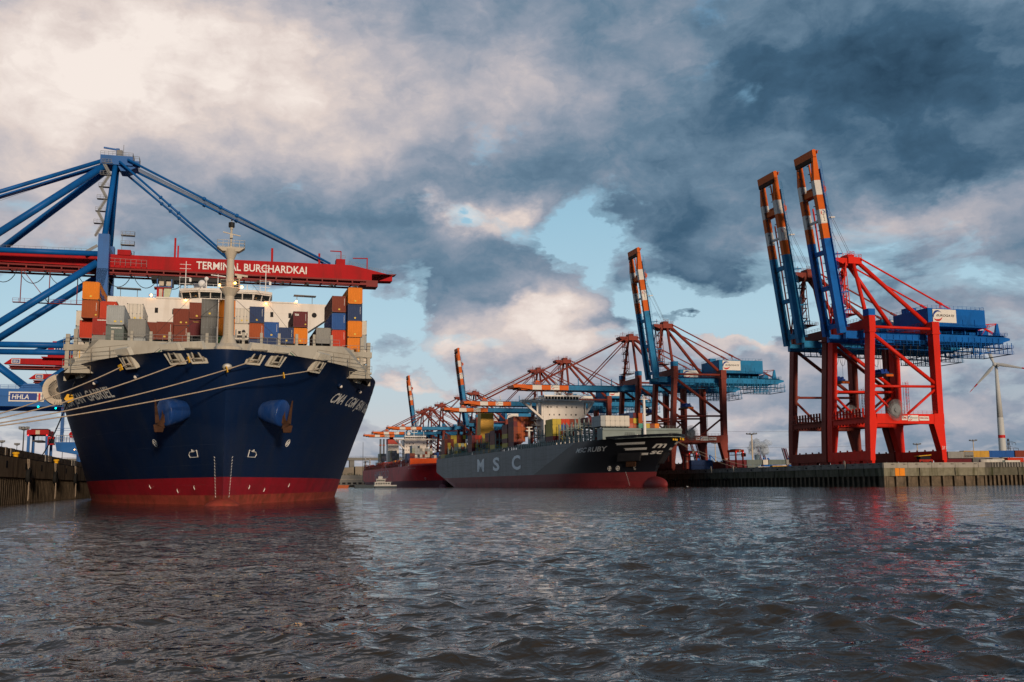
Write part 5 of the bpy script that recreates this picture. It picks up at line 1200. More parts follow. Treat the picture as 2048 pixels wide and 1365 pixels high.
    flat_on_bow('m', 2.7, 18.1, 4.8, -4.3); flat_on_bow('sc', 2.1, 15.4, 4.2, -3.9)
    surf_text(Bf, stem, 'MSC RUBY', 2.3, M['letter'], -1, 29., 17.6, sh, 31., bold=.05)
    for ch, v in (('M', 665.), ('S', 624.5), ('C', 581.)):
        me = textmesh(ch, 8.6, M['letter2'], ext=.05, width=18. if ch != 'S' else 15.5, bold=.32); me.transform(Matrix.Rotation(-pi/2, 4, 'Z')); me.transform(Matrix.Translation((-21.1, v-415+18., 11.1))); part('lettering', me, sh)
    # anchor recess on the near side, thruster marks
    mb = MB().use(M['blackpaint']); s = 14.; 
    def quadbox(s0, s1, z0, z1, off):
        a = [Vector(S_(-1, s0, z0)), Vector(S_(-1, s1, z0)), Vector(S_(-1, s1, z1)), Vector(S_(-1, s0, z1))]; n = Vector((-.8, -.6, 0)); return a, [p+n*off for p in a]
    a, b = quadbox(8, 20, 12.4, 16.2, 1.6); mb.hexa(a, b); mb.use(M['rust']); a, b = quadbox(10, 15, 9.8, 12.2, 1.); mb.hexa(a, b); part('anchor', mb, sh)
    mb = MB().use(M['blackpaint']); S2 = lambda s, z: Vector((float(Bf(s, z)), stem(z)+s, z)); a = [S2(3,11), S2(9,11), S2(9,16), S2(3,16)]; mb.hexa(a, [p+Vector((1.2,-1.6,0)) for p in a]); part('anchor', mb, sh)
    mb = MB().use(M['letter'])
    for s_ in (20.5, 26.): pts = [Vector(S_(-1, s_+1.1*cos(t), 9.2+1.1*sin(t))) for t in np.linspace(0, 2*pi, 13)]; mb.path(pts, .1, 4); mb.path([pts[0], pts[6]], .1, 4); mb.path([pts[3], pts[9]], .1, 4)
    mb.path([Vector(S_(-1, 10+a_, 9+b_)) for a_, b_ in ((0,.8),(1,.6),(1,0),(0,0),(1,-.6),(0,-.7))], .07, 4)
    for k in range(16): mb.path([Vector(S_(-1, 15+k*.04, 1+k*.42)), Vector(S_(-1, 15.4+k*.04, 1.1+k*.42))], .06, 4)
    part('draught_mark', mb, sh)
    mb = MB().use(M['yellow'])
    for s_ in (4., 7., 10.): mb.box(*sorted((float(Bf(s_,22))+.1, float(Bf(s_,22))+.5)), s_, s_+.6, 21.4, 22.4)
    for s_ in (1.0, 2.2, 3.6): b_ = float(Bf(s_, 22.)); mb.box(b_-.3, b_+.3, stem(22.)+s_-.5, stem(22.)+s_, 21.2, 22.)
    part('rat_guard_plate', mb, sh)
    # accommodation and bridge
    Y = 155.; mb = MB().use(M['white']); mb.box(-9.6, 15.2, Y, Y+14, 22.8, 51.6); mb.box(-9.7,15.3,Y-.1,Y+14.1,51.2,51.7)
    ab = part('accommodation_block', mb, sh)
    for s_, xi, xo in ((-1, -9.6, -23.), (1, 15.2, 23.2)):
        mb = MB().use(M['white'])
        mb.box(min(xi, xo), max(xi, xo), Y+.02, Y+5, 50.8, 52.2)
        mb.beam((xo-s_*.6, Y+1, 51.0), (xi, Y+1, 40.6), 2., 1.2)
        for f in (.42, .72): x = xo+(xi-xo)*f; mb.box(x-.45, x+.45, Y+.1, Y+1.6, 51.-(51-41.)*f+.4, 50.9)
        mb.box(min(xi, xi+s_*1.2), max(xi, xi+s_*1.2), Y+.3, Y+2, 42, 51)
        part('bridge_wing', mb, ab)
    mb = MB().use(M['dark'])
    for r, (z, xs) in enumerate(((47.8, (-7,-4.8,-1.,5.,8.6,11.6)), (43.2, (-5.8,-3,.4,4.6,8.,11)), (38.4, (-8,-6,0.8,5.4,8.8,12.6)))):
        for i, x in enumerate(xs): k = .55 if (r+i) % 3 else .95; mb.box(x-k*.5, x+k*.5, Y-.15, Y+.1, z-.4, z+.5)
    part('window', mb, ab)
    mb = MB().use(M['white2']); mb.box(-9., 13., Y-.8, Y+9, 51.7, 52.4); mb.box(-9.4, 13.4, Y-1.2, Y+9, 54.2, 55.1); 
    for k in range(12): mb.box(-9+k*1.97, -8.75+k*1.97, Y-.95, Y-.7, 52.3, 54.3)
    wh = part('wheelhouse', mb, sh); part('window', MB().use(M['glass']).box(-8.8, 12.8, Y-.6, Y+8, 52.3, 54.3), wh)
    mb = MB().use(M['white2']); mb.rail([(-9,Y-1,55.1),(13,Y-1,55.1)], 1.1, 1.6, .09); mb.rail([(-23,Y,52.2),(-9.5,Y,52.2)], 1.1, 1.6, .09); mb.rail([(15,Y,52.2),(23,Y,52.2)], 1.1, 1.6, .09)
    for x, hh in ((-7.5, 6.5), (-1, 5.), (1.2, 7.2), (4., 5.), (10.6, 6.5)): mb.tube((x,Y+4,55), (x,Y+4,55+hh), .16, n=5)
    mb.box(-3.4, 2.4, Y+3, Y+3.4, 58.4, 58.7); mb.box(-1.4,4.8,Y+3,Y+3.4,59.6,59.9); mb.ball((2.4,Y+4,57.2),.8,8); mb.ball((-.4,Y+4,56.8),.7,8); mb.ball((5.2,Y+4,57.4),.6,8); mb.box(-8.2,-6.6,Y+4,Y+4.4,58.6,58.9); part('radar_mast', mb, wh)
    mb = MB().use(M['steel'])
    for z in (30, 33.5, 37, 40.5, 44): mb.box(-13.4, -9.6, Y+5, Y+13, z, z+.2); mb.rail([(-13.4,Y+5,z+.2),(-13.4,Y+13,z+.2)], 1.1, 1.6, .09); mb.beam((-12,Y+5.6,z), (-12,Y+12,z+3.4), .8, .15)
    part('stair', mb, ab)
    mb = MB().use(M['white']); mb.box(-20, -10, Y-22, Y-19, 23, 27); mb.box(-20.5,-12,Y+8,Y+20,22.9,26.); mb.tube((-17,Y+6,26), (-17,Y+6,36.), .8, .6, n=8); mb.box(-19,-15,Y+5,Y+7,33.6,34.2); mb.box(-18.8,-15.2,Y+5,Y+7,35.6,36.1)
    mb.use(M['c_salmon']); mb.ball((-19.5, Y+16, 28.), 1.9, 12, .8); part('deck_house', mb, sh)
    # funnel
    mb = MB().use(M['funnel']); y = 314.; mb.hexa([(-7,y,23),(4.6,y,23),(4.6,y+11,23),(-7,y+11,23)], [(-5.8,y+.6,57),(3.8,y+.6,57),(3.8,y+10,57),(-5.8,y+10,57)]); fn = part('funnel', mb, sh)
    mb = MB().use(M['steel']); mb.tube((-3.8,y+4,56.5), (-3.8,y+4,59.6), 1.5, n=12); mb.tube((1.2,y+4,56.5), (1.2,y+4,59.6), 1.3, n=12); part('exhaust_pipe', mb, fn)
    # bulwark posts and lashing bridges
    mb = MB().use(M['greygreen']); r = random.Random(3)
    for k in range(104):
        y = 47+k*3.4; mb.box(-20.95, -20.5, y, y+1.1, 22.6, 25.6); 
    mb.box(-20.8,-20.6,45,400,24.1,24.3); part('bulwark_post', mb, sh)
    for y, zt, n_ in ((44, 34.5, 8), (58., 34, 8), (71, 34.5, 8), (84, 34, 8), (96, 33.5, 8), (119.5, 33.5, 8), (139., 33, 8), (222, 34., 7), (238, 36., 4), (256, 33., 5), (270., 33, 6), (300., 33, 5), (327., 31.5, 5), (345, 31., 6), (360, 31, 5), (388, 34, 4)):
        mb = MB().use(M['greygreen'])
        for k in range(n_): x = -20.6+k*2.52; mb.box(x-.25, x+.25, y, y+.7, 23, zt+r.uniform(-.8, 1.6)); 
        mb.box(-20.7, -20.6+2.52*(n_-1), y+.05, y+.65, 26.4, 26.9); mb.box(-20.7, -20.6+2.52*(n_-1), y+.05, y+.65, zt-3.2, zt-2.7); mb.beam((-20.6,y+.3,27), (-15.6,y+.3,zt-3), .3, .3); mb.rail([(-20.7,y,zt-2.7),(-20.6+2.52*(n_-1),y,zt-2.7)], 1.1, 1.2, .1)
        part('lashing_bridge', mb, sh)
    return sh
mm = bpy.data.materials.new('grey_hull_with_black_bow'); mm.use_nodes = True; N = NT(mm.node_tree); b_ = mm.node_tree.nodes['Principled BSDF']; o_ = N.n('ShaderNodeTexCoord').outputs['Object']; s_ = N.n('ShaderNodeSeparateXYZ'); N.put(s_.inputs[0], o_)
edge = N.m('GREATER_THAN', N.m('SUBTRACT', N.m('MULTIPLY_ADD', s_.outputs[2], -4.45, 71+23*4.45), s_.outputs[1]), N.m('MULTIPLY', N.m('SUBTRACT', N.noise(o_, .6, 4), .5), 6.))
gs = N.m('MULTIPLY_ADD', N.m('SUBTRACT', N.noise(N.v('MULTIPLY', o_, (1, 1, .15)), .16, 7, .65), .5), 4., .35, clamp=True)
band = N.m('MULTIPLY', N.m('GREATER_THAN', N.noise(N.v('MULTIPLY', o_, (.2, .05, 1.4)), 1.1, 3, .6), .56), .35)
g_ = N.mix(N.m('ADD', N.m('MULTIPLY', gs, .6), band, clamp=True), (.125, .142, .147), (.045, .052, .055)); N.put(b_.inputs['Base Color'], N.mix(edge, g_, (.006, .007, .011))); b_.inputs['Roughness'].default_value = .5
M['mschull'] = mm; M['mboot2'] = mat('dull_red_boot', (.21, .032, .034), .5, .2, .1, grime=(.10, .02, .02), gamt=.5, gscale=.2); M['letter2'] = mat('hull_letter_grey_white', (.92, .93, .92), .5, .04, .3, grime=(.6,.62,.62), gamt=.4, gscale=.6, streak=True); M['blackpaint'] = mat('dark_bolster', (.03, .03, .034), .5, .2)
grey_ship()

def red_ship():
    sh = thing('container_ship', 'deep red container ship moored behind the stern of the grey ship', 'ship', 201, 882, 0)
    stem = lambda z: 6 if z < 6 else 6-6*((z-6)/15.)
    h, Bf = ship_hull(sh, 21., 50, 125, .6, 1.1, 20., [-1.5,0,3,6,6.3,8,10,12,14,16,18,20], stem, 352., 9., 310., lambda z: M['hboot'] if z < 6.1 else M['redhull'])
    me = MB().use(M['hboot']).ball((0,0,0), 1, 16).mesh('bulbous_bow', True); me.transform(Matrix.Translation((0, 5, 0)) @ Matrix.Diagonal((2.6, 9, 2.6, 1))); part('bulbous_bow', me, sh)
    mb = MB().use(M['redhull']); 
    for side in (-1, 1):
        ss = [0, 1, 3, 8, 16, 30, 46, 56]; vs = []
        for s in ss: b = float(Bf(s, 20.)); vs += [(side*b, s, 19.98), (side*b, s, 21.4 if s < 50 else 20.)]
        mb.add(vs, [(2*i, 2*i+2, 2*i+3, 2*i+1) for i in range(len(ss)-1)])
    poly = [(float(Bf(s, 19.9))*.99, s) for s in (.2, 3, 8, 20, 50, 350)]; mb.prism(poly+[(-a, b) for a, b in poly[::-1]], 'z', 19.4, 19.6); part('deck', mb, sh)
    mb = MB().use(M['orbright']); mb.box(-20.8, 20.8, 50, 56, 20.4, 26.9); mb.box(-20.9,20.9,49.8,50,26.3,26.95); part('breakwater', mb, sh)
    surf_text(Bf, stem, 'HAMBURG S\u00dcD', 8.2, M['letter3'], -1, 164., 9.9, sh, 92., bold=.1, off=.1)
    surf_text(Bf, stem, 'SAN LORENZO MAERSK', .9, M['letter3'], -1, 34., 17.2, sh, 24.)
    mb = MB().use(M['signr2']); S_ = lambda s, z: Vector((-(float(Bf(s, z))+.15), stem(z)+s-.1, z)); n = 6; A_ = [S_(33, 13.2), S_(24, 16.4), S_(13.5, 12.4), S_(20., 8.8)]
    vs = []; 
    for i in range(n+1):
        for j in range(n+1):
            s = (33*(1-i/n)+24*(i/n))*(1-j/n)+(20*(1-i/n)+13.5*(i/n))*(j/n); z = (13.2*(1-i/n)+16.4*(i/n))*(1-j/n)+(8.8*(1-i/n)+12.4*(i/n))*(j/n); vs.append(S_(s, z))
    mb.add(vs, [(i*(n+1)+j, i*(n+1)+j+1, (i+1)*(n+1)+j+1, (i+1)*(n+1)+j) for i in range(n) for j in range(n)]); part('emblem', mb, sh)
    mb = MB().use(M['letter3']); pts = [S_(22+1.*cos(t), 8.+1.*sin(t)) for t in np.linspace(0, 2*pi, 9)]; mb.path(pts, .14, 4); part('draught_mark', mb, sh)
    Y = 130.; mb = MB().use(M['white']); mb.box(-11, 11.6, Y, Y+14, 19.5, 48.6)
    for s_, xi in ((-1, -11.), (1, 11.6)):
        xo = s_*21.5; mb.box(min(xi, xo), max(xi, xo), Y+.02, Y+5, 47.8, 49.); mb.beam((xo-s_*.6,Y+1,48.), (xi,Y+1,38.6), 2., 1.2)
        for f in (.35, .68): x = xo+(xi-xo)*f; mb.box(x-.5, x+.5, Y+.1, Y+1.6, 48-(48-39)*f+.4, 47.9)
    mb.tube((21.,Y+1,30), (21.,Y+1,48), .5, n=6); ab = part('accommodation_block', mb, sh)
    mb = MB().use(M['dark'])
    for z, xs in ((44., (-9, -6, -2, 9)), (40.8, (-9, -6, -2.6)), (37.4, (-9.4, -6.6, -4.)), (33.6, (-8.6, -6.))):
        for x in xs: mb.box(x-.55, x+.55, Y-.15, Y+.1, z-.35, z+.45)
    part('window', mb, ab)
    mb = MB().use(M['white2']); mb.box(-10.6, 10.6, Y-.6, Y+9, 48.6, 49.3); mb.box(-11., 11., Y-1., Y+9, 50.7, 51.6); mb.use(M['glass']); mb.box(-10.3,10.3,Y-.4,Y+8,49.3,50.7); mb.use(M['white2'])
    for k in range(12): mb.box(-10.5+k*1.87, -10.3+k*1.87, Y-.6, Y-.3, 49.2, 50.8)
    for x, hh in ((-9.5, 6.), (-.5, 8.5), (9.6, 6.)): mb.tube((x,Y+4,51.), (x,Y+4,51+hh), .3, n=5)
    mb.box(-3.5, 3., Y+3.6, Y+4, 55.4, 55.9); mb.box(-2., 2.4, Y+3.6, Y+4, 57.6, 58.); mb.ball((-6.2,Y+4,54.4), 2., 12); mb.rail([(-11,Y-.9,51.6),(11,Y-.9,51.6)], 1.2, 1.6, .12); part('wheelhouse', mb, sh)
    mb = MB().use(M['steel'])
    for z in (26, 30, 34, 38, 42): mb.box(-14, -11, Y+4, Y+13, z, z+.2); mb.rail([(-14,Y+4,z+.2),(-14,Y+13,z+.2)], 1.1, 1.6, .12)
    part('stair', mb, ab)
    mb = MB().use(M['white']); mb.box(-11.5, .5, 226, 238, 19.5, 47.5); mb.use(M['c_red2']); mb.box(-11.6, .6, 225.9, 238.1, 47.4, 53.4); mb.use(M['black']); mb.box(-9, -5, 229, 233, 53.4, 55.4); part('funnel', mb, sh)
    mb = MB().use(M['redframe']); r = random.Random(5)
    for k in range(64):
        y = 66+k*4.4; zt = 25.5+r.uniform(-1.2, 1.4); mb.box(-20.9, -20.4, y, y+.8, 19.5, zt)
        if k % 3 == 0: mb.box(-20.9, -10, y, y+.8, zt-.8, zt-.2); mb.box(-15.5, -15., y, y+.8, 19.6, zt)
    mb.box(-20.8,-20.5,60,350,22.4,22.8); mb.box(-20.8,-20.5,60,200,24.6,24.9); part('lashing_frame', mb, sh)
    mb = MB().use(M['white']); mb.box(-20.6,-19.,338,342,14.,35.); mb.box(-20.6,-17,336,350,30,31.); mb.beam((-19.8,300,29.),(-19.8,336,31.),1.,1.); mb.box(-20.7,-19.6,300,303,22,33); part('stern_frame', mb, sh)
    return sh
M['letter3'] = mat('worn_pale_letter', (.62, .46, .45), .6, .2, .3); M['signr2'] = mat('bright_red_emblem', (.62, .02, .025), .5, .05); M['c_red2'] = mat('funnel_red', (.42, .05, .035), .5, .1); M['redframe'] = mat('red_lashing_frame', (.38, .035, .02), .5, .25, .5)
red_ship()

# containers on the two far ships: bays of columns (tiers counted upwards)
TIER = ('lowest', 'second', 'third', 'fourth', 'fifth', 'sixth', 'seventh')
CO = ('first', 'second', 'third', 'fourth', 'fifth', 'sixth', 'seventh', 'eighth', 'ninth', 'tenth', 'eleventh')
def bay(v, u0, z0, h, cols, where, group, pal, seed, L=12.19):
    """cols: list of (first tier shown, tiers, colours from below or None)"""
    r = random.Random(seed)
    for c, (t0, n, cs) in enumerate(cols):
        for t in range(t0, n):
            col = cs[t-t0] if cs and t-t0 < len(cs) else r.choice(pal)
            container(col, u0+c*2.52, v, z0+t*h, '%s container, %s tier, %s column from the water, %s' % (CNAME.get(col, col), TIER[t], CO[c], where), group, h=h-.03, L=L)
GA = 'containers on the grey ship'; PB = ['brown', 'rust', 'darkred', 'maroon', 'brown', 'yellow']; PM = ['yellow', 'brown', 'maroon', 'rust', 'teal', 'darkred', 'yellow', 'brown', 'darkblue']
bay(450, 181.3, 29.3, 2.6, [(0,2,['lightgrey','lightgrey'])]+[(0,2,['white','white'])]*5, 'foremost white block', GA, PB, 1)
bay(453, 197.2, 28.4, 2.6, [(0,3,['salmon','rust','darkblue']),(0,3,['rust','yellow','maroon']),(0,3,['teal','rust','rust'])], 'block behind the foremast', GA, PB, 2)
bay(453, 206.0, 28.4, 2.6, [(0,1,['yellow']),(0,1,['brown']),(0,1,['orange'])], 'low block at the foremast', GA, PB, 3)
bay(490, 190.0, 31.2, 2.6, [(0,2,['maroon','maroon']),(0,2,['brown','darkblue']),(0,2,['maroon','brown'])], 'dark block behind white one', GA, PB, 4)
bay(521, 181.3, 25.0, 3.12, [(0,4,['maroon','yellow','yellow','yellow']),(0,4,['brown','yellow','yellow','yellow']),(0,4,['yellow','brown','blue','red']),(1,4,['teal','darkred','red']),(1,4,['darkred','salmon','brown']),(2,4,['palegreen','brown']),(2,4,['yellow','palegreen']),(3,4,['white'])], 'yellow bay before the bridge', GA, PM, 5)
bay(595, 181.3, 25.0, 3.12, [(0,6,['maroon','brown','brown','brown','maroon','brown']),(0,6,['brown','rust','rust','rust','rust','brown']),(1,6,['rust','rust','rust','salmon','rust']),(2,6,['brown','rust','brown','rust']),(3,6,['brown','rust','brown']),(4,6,['rust','brown'])], 'tall brown bay behind bridge', GA, PB, 6)
bay(609, 181.3, 25.0, 2.95, [(0,5,['yellow','maroon','yellow','brown','maroon'])], 'second bay behind the bridge', GA, PB, 7)
bay(638.2, 181.3, 25.0, 3.12, [(0,4,['yellow','brown','brown','maroon']),(0,4,['yellow','brown','rust','darkred']),(1,4,['yellow','rust','brown']),(2,4,['yellow','brown'])], 'bay before the yellow funnel', GA, PB, 8)
bay(660, 183.8, 25.0, 3.0, [(2,4,None),(2,4,['red','red']),(2,4,['rust','orange']),(2,4,None)], 'stack under the yellow funnel', GA, ['red','rust','brown'], 9)
bay(699, 181.3, 25.0, 3.05, [(0,4,['maroon','brown','maroon','maroon']),(1,4,['yellow','brown','darkred']),(0,4,['yellow','maroon','rust','red']),(1,4,['brown','yellow','yellow']),(1,4,['yellow','yellow','teal']),(2,4,['yellow','red']),(2,4,['blue','brown'])], 'bay behind the yellow funnel', GA, PM, 10)
bay(752, 183.8, 25.0, 2.9, [(0,3,['yellow','palegreen','yellow']),(0,3,['teal','brown','palegreen']),(0,3,['teal','palegreen','yellow'])], 'low bay near grey stern', GA, PM, 11)
bay(786.4, 181.3, 23.2, 3.05, [(0,5,['yellow','brown','brown','brown','brown']),(1,6,['brown','yellow','yellow','maroon','brown']),(1,6,['maroon','maroon','brown','brown','yellow']),(2,6,['brown','yellow','yellow','yellow']),(3,6,['brown','maroon','brown']),(4,6,['brown','brown']),(4,6,['brown','yellow'])], 'sternmost bay of grey ship', GA, PM, 12)
GH = 'containers on the red ship'; PW = ['white', 'lightgrey', 'palegreen', 'grey', 'white']
bay(960, 188.9, 28.6, 2.9, [(1,4,None),(1,4,None),(1,3,None),(0,4,['white','lightgrey','grey','white']),(0,3,['brown','lightgrey','white']),(0,3,['white','brown','grey']),(0,3,None),(1,3,None)], 'pale stack on red ship', GH, PW, 13)
bay(946, 181.4, 23.5, 2.9, [(0,3,['darkblue','darkblue','darkblue']),(1,3,['maroon','brown']),(1,3,['maroon','brown'])], 'dark stack beside orange breakwater', GH, PB, 14)
bay(935, 205, 27., 2.9, [(0,1,['white']),(0,2,['blue','blue']),(0,1,['white'])], 'blue stack behind orange breakwater', GH, PB, 15)
bay(1076, 187.4, 27.6, 2.9, [(0,4,None),(0,4,None),(0,4,None),(0,3,None)], 'pale stack before red funnel', GH, PW, 16)
bay(1150, 188.2, 26.6, 2.9, [(0,4,None),(0,4,None),(1,4,None)], 'pale stack behind red funnel', GH, PW, 17)
for i, (v, c, z) in enumerate(((1000,'rust',24),(1018,'blue',21.6),(1018,'orange',24.4),(1040,'darkblue',22),(1060,'green',20.5),(1090,'greygreen',21.5),(1110,'maroon',23.6),(1130,'lightgrey',22),(1130,'white',25),(1165,'darkred',23.),(1185,'darkblue',21))):
    container(c, 182.3, v, z, '%s container at the rail of the red ship, %s from the bow' % (CNAME.get(c, c), CO[i]), GH, h=2.7)

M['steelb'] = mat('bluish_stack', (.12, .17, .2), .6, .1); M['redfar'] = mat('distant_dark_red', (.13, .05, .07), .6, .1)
# ---------------------------------------------------------------- quay yard: containers lying along the end of the far quay
GQ = 'containers on the far quay'
def yard():
    rows = [('grey',278.4,330,10.4,12.19,'marked with dark letters beside the bright red crane'),('ochre',286.,330,10.7,12.19,'in the upper row of the quay'),('blue',298.3,330,10.75,12.19,'with white script lettering'),('brown',311,330,10.8,12.19,'at the right end of the upper row'),
            ('maroon',278.2,331,7.92,12.19,'in the lower row beside the red crane'),('dullgrey',291.,331,7.92,6.06,'between the maroon and the grey one'),('grey',293.6,333,7.95,10.,'lower row, left of the small white one'),('white',302.,332.7,7.96,6.06,'small one in the lower row'),
            ('blue',306.,334,7.97,6.06,'small one in the lower row'),('red',308.,331,7.95,8.,'rightmost of the lower row'),('greygreen',294.8,327,7.92,8.2,'low one in front, left half'),('white',303.0,327,7.92,7.3,'low one in front, right half')]
    for c, u, v, z, L, wh in rows:
        h = 1.5 if 'low one' in wh else 2.6
        o = container(c, u, v+1.22, z, '%s container %s' % (CNAME.get(c, c), wh), GQ, L=L, h=h, rot=-pi/2)
        if 'dark letters' in wh: text('MAERSK', 1.0, M['ink'], (-1.26, 9.5, .8), o, face='-x', width=6.)
        if 'script' in wh: text('Safmarine', 1.0, M['letter'], (-1.26, 9.2, .8), o, face='-x', width=6., shear=.3)
        if c == 'ochre': text('m', .8, M['ink'], (-1.26, 6.8, 1.3), o, face='-x', width=1.1, bold=.03); text('sc', .7, M['ink'], (-1.26, 6.8, .5), o, face='-x', width=1.1, bold=.03)
    for i, (c, u, z, L) in enumerate((('darkblue',237.,8.,12.19),('maroon',256.6,8.,12.19),('maroon',256.6,10.7,12.19),('greygreen',269.4,8.,6.06),('greygreen',269.,10.8,9.),('white',278.6,10.8,3.),('greygreen',282.,10.8,10.),('darkblue',237.,10.7,12.19),('grey',292.5,10.8,6.06))):
        container(c, u, 470+(i % 2)*.01, z, '%s container behind the straddle carrier, %s of that block' % (CNAME.get(c, c), CO[i]), GQ, L=L, h=2.6, rot=-pi/2)
    mb = MB().use(M['c_ochre']); mb.box(0,8.4,0,2.4,0,2.); [mb.box(k*1.05+.9,k*1.05+1.,-.06,0,.1,1.9) for k in range(7)]; thing('covered_load', 'tarpaulin covered ochre load low on the far quay', 'cargo', 271.5, 448, 7.95, data=mb.mesh('covered_load'))
    mb = MB().use(M['c_white']); mb.box(0,6.5,0,2.4,.8,1.5); mb.use(M['c_rust']); mb.box(0,6.5,0,2.4,0,.7); thing('flat_rack', 'white and brown flat rack on the quay left of the ochre load', 'cargo', 263.4, 448, 7.95, data=mb.mesh('flat_rack'))
    mb = MB().use(M['c_white']); mb.tube((0,0,.9),(9.5,0,.9),.9,n=12); thing('tank', 'white tank lying on the quay right of the bright red crane', 'tank', 283, 318, 7.92, data=mb.mesh('tank', True))
yard()

def straddle(u, v, z, label, cols, ry=0., sc=1.):
    o = thing('straddle_carrier', label, 'straddle carrier', u, v, z, rot=ry); o.scale = (sc, sc, sc); R_, B_ = cols
    for i, (x, y) in enumerate(((0,0),(0,9),(5.2,0),(5.2,9))):
        mb = MB().use(B_); mb.hexa([(x-.45,y-.4,1.),(x+.45,y-.4,1.),(x+.45,y+.4,1.),(x-.45,y+.4,1.)], [(x-.35,y-.35,11.5),(x+.35,y-.35,11.5),(x+.35,y+.35,11.5),(x-.35,y+.35,11.5)]); part('leg', mb, o)
    for x in (0, 5.2):
        mb = MB().use(R_); mb.box(x-.4, x+.4, -1.2, 10.2, .9, 1.6); mb.box(x-.5, x+.5, -1., 10., 11.4, 12.8); part('side_beam', mb, o)
        for y in (-.6, 2.4, 6.6, 9.6): part('wheel', MB().use(M['tyre']).disc((x,y,.65), .65, 'x', .45, 14), o, True)
    mb = MB().use(R_); mb.box(-.4, 5.6, -.8, .9, 11.5, 13.); mb.box(-.4,5.6,8.1,9.8,11.5,13.); mb.use(M['haircream']); mb.box(2.,3.2,-1.1,-.7,11.6,12.8); mb.use(M['dark']); mb.box(.3,5,1.5,7.6,12.6,13.4); part('top_frame', mb, o)
    mb = MB().use(R_); mb.box(5.4,7.2,-.4,2.4,8.4,10.9); mb.use(M['glass']); mb.box(5.7,7.3,-.5,1.6,8.8,10.2); part('cab', mb, o)
    mb = MB().use(M['steeld']); mb.box(1.2,4.,-1,10,9.4,9.8); [mb.tube((x_,y_,9.8),(x_,y_,11.8),.05,n=4) for x_ in (1.6,3.6) for y_ in (1,8)]; part('spreader', mb, o)
    for x in (0., 5.2): part('tail_lamp', MB().use(M['redlamp']).ball((x,-.9,11.3), .16, 8), o)
straddle(-53.4, 338, 7.35, 'red and blue straddle carrier standing behind the near flood wall', (M['hred'], M['hblue']))
straddle(-64, 560, 7.35, 'distant straddle carrier low beside the blue hull', (M['hred'], M['hblue']))
straddle(246.5, 440, 7.95, 'bright red straddle carrier on the far quay in the gap between the cranes', (M['c_red'], M['c_red']), sc=.75)
straddle(251.5, 500, 7.95, 'darker red straddle carrier half hidden by the crane legs', (M['c_darkred'], M['c_darkred']), sc=.85)
# terminal truck under the bright red crane
o = thing('terminal_truck', 'small truck with a yellow roof under the bright red crane', 'truck', 250.4, 312, 7.95)
part('body', MB().use(M['c_darkred']).box(0,6,0,2.4,.7,1.6).use(M['dark']).box(.6,5,0.1,2.3,1.6,2.7), o); part('roof', MB().use(M['yellow']).hexa([(-.2,-.1,2.7),(5.4,-.1,3.1),(5.4,2.5,3.1),(-.2,2.5,2.7)],[(-.2,-.1,2.9),(5.4,-.1,3.35),(5.4,2.5,3.35),(-.2,2.5,2.9)]), o)
for x in (1., 4.8): part('wheel', MB().use(M['tyre']).disc((x,0,.5),.5,'y',.4,12), o, True)

def light_mast(u, v, z, h, r, label, grp='light masts'):
    o = thing('light_mast', label, 'light mast', u, v, z, grp); part('pole', MB().use(M['haircream'] if u > 0 else M['steeld']).tube((0,0,0), (0,0,h), r*1.6, r, n=8), o)
    mb = MB().use(M['steel']); mb.tube((0,0,h-.3), (0,0,h), r*2, r*7, n=12); mb.tube((0,0,h), (0,0,h+.25), r*9, n=12); [mb.box(cos(a)*r*8-.3, cos(a)*r*8+.3, sin(a)*r*8-.3, sin(a)*r*8+.3, h+.2, h+.9) for a in np.linspace(0, 6.28, 9)[:-1]]; part('lamp_head', mb, o)
for u, v, h, r, l in ((348.8,600,25.6,.42,'tallest pale light mast in the gap between the cranes'), (321.2,600,19.5,.28,'light mast seen through the legs of the middle crane'), (480.5,600,18.8,.3,'light mast seen through the legs of the bright red crane'), (528.9,600,21.5,.3,'light mast right of the bright red crane')): light_mast(u, v, 7.9, h, r, l)
for u, v, h, r, l in ((-56.8,350,13.8,.16,'dark light mast left of the straddle carrier'), (-89.9,500,16,.12,'light mast at the left edge above the flood wall'), (-87.,520,15.6,.12,'small light mast behind the flood wall'), (-64.6,500,12.5,.12,'small light mast between the straddle carrier and the hull')): light_mast(u, v, 7.3, h, r, l)

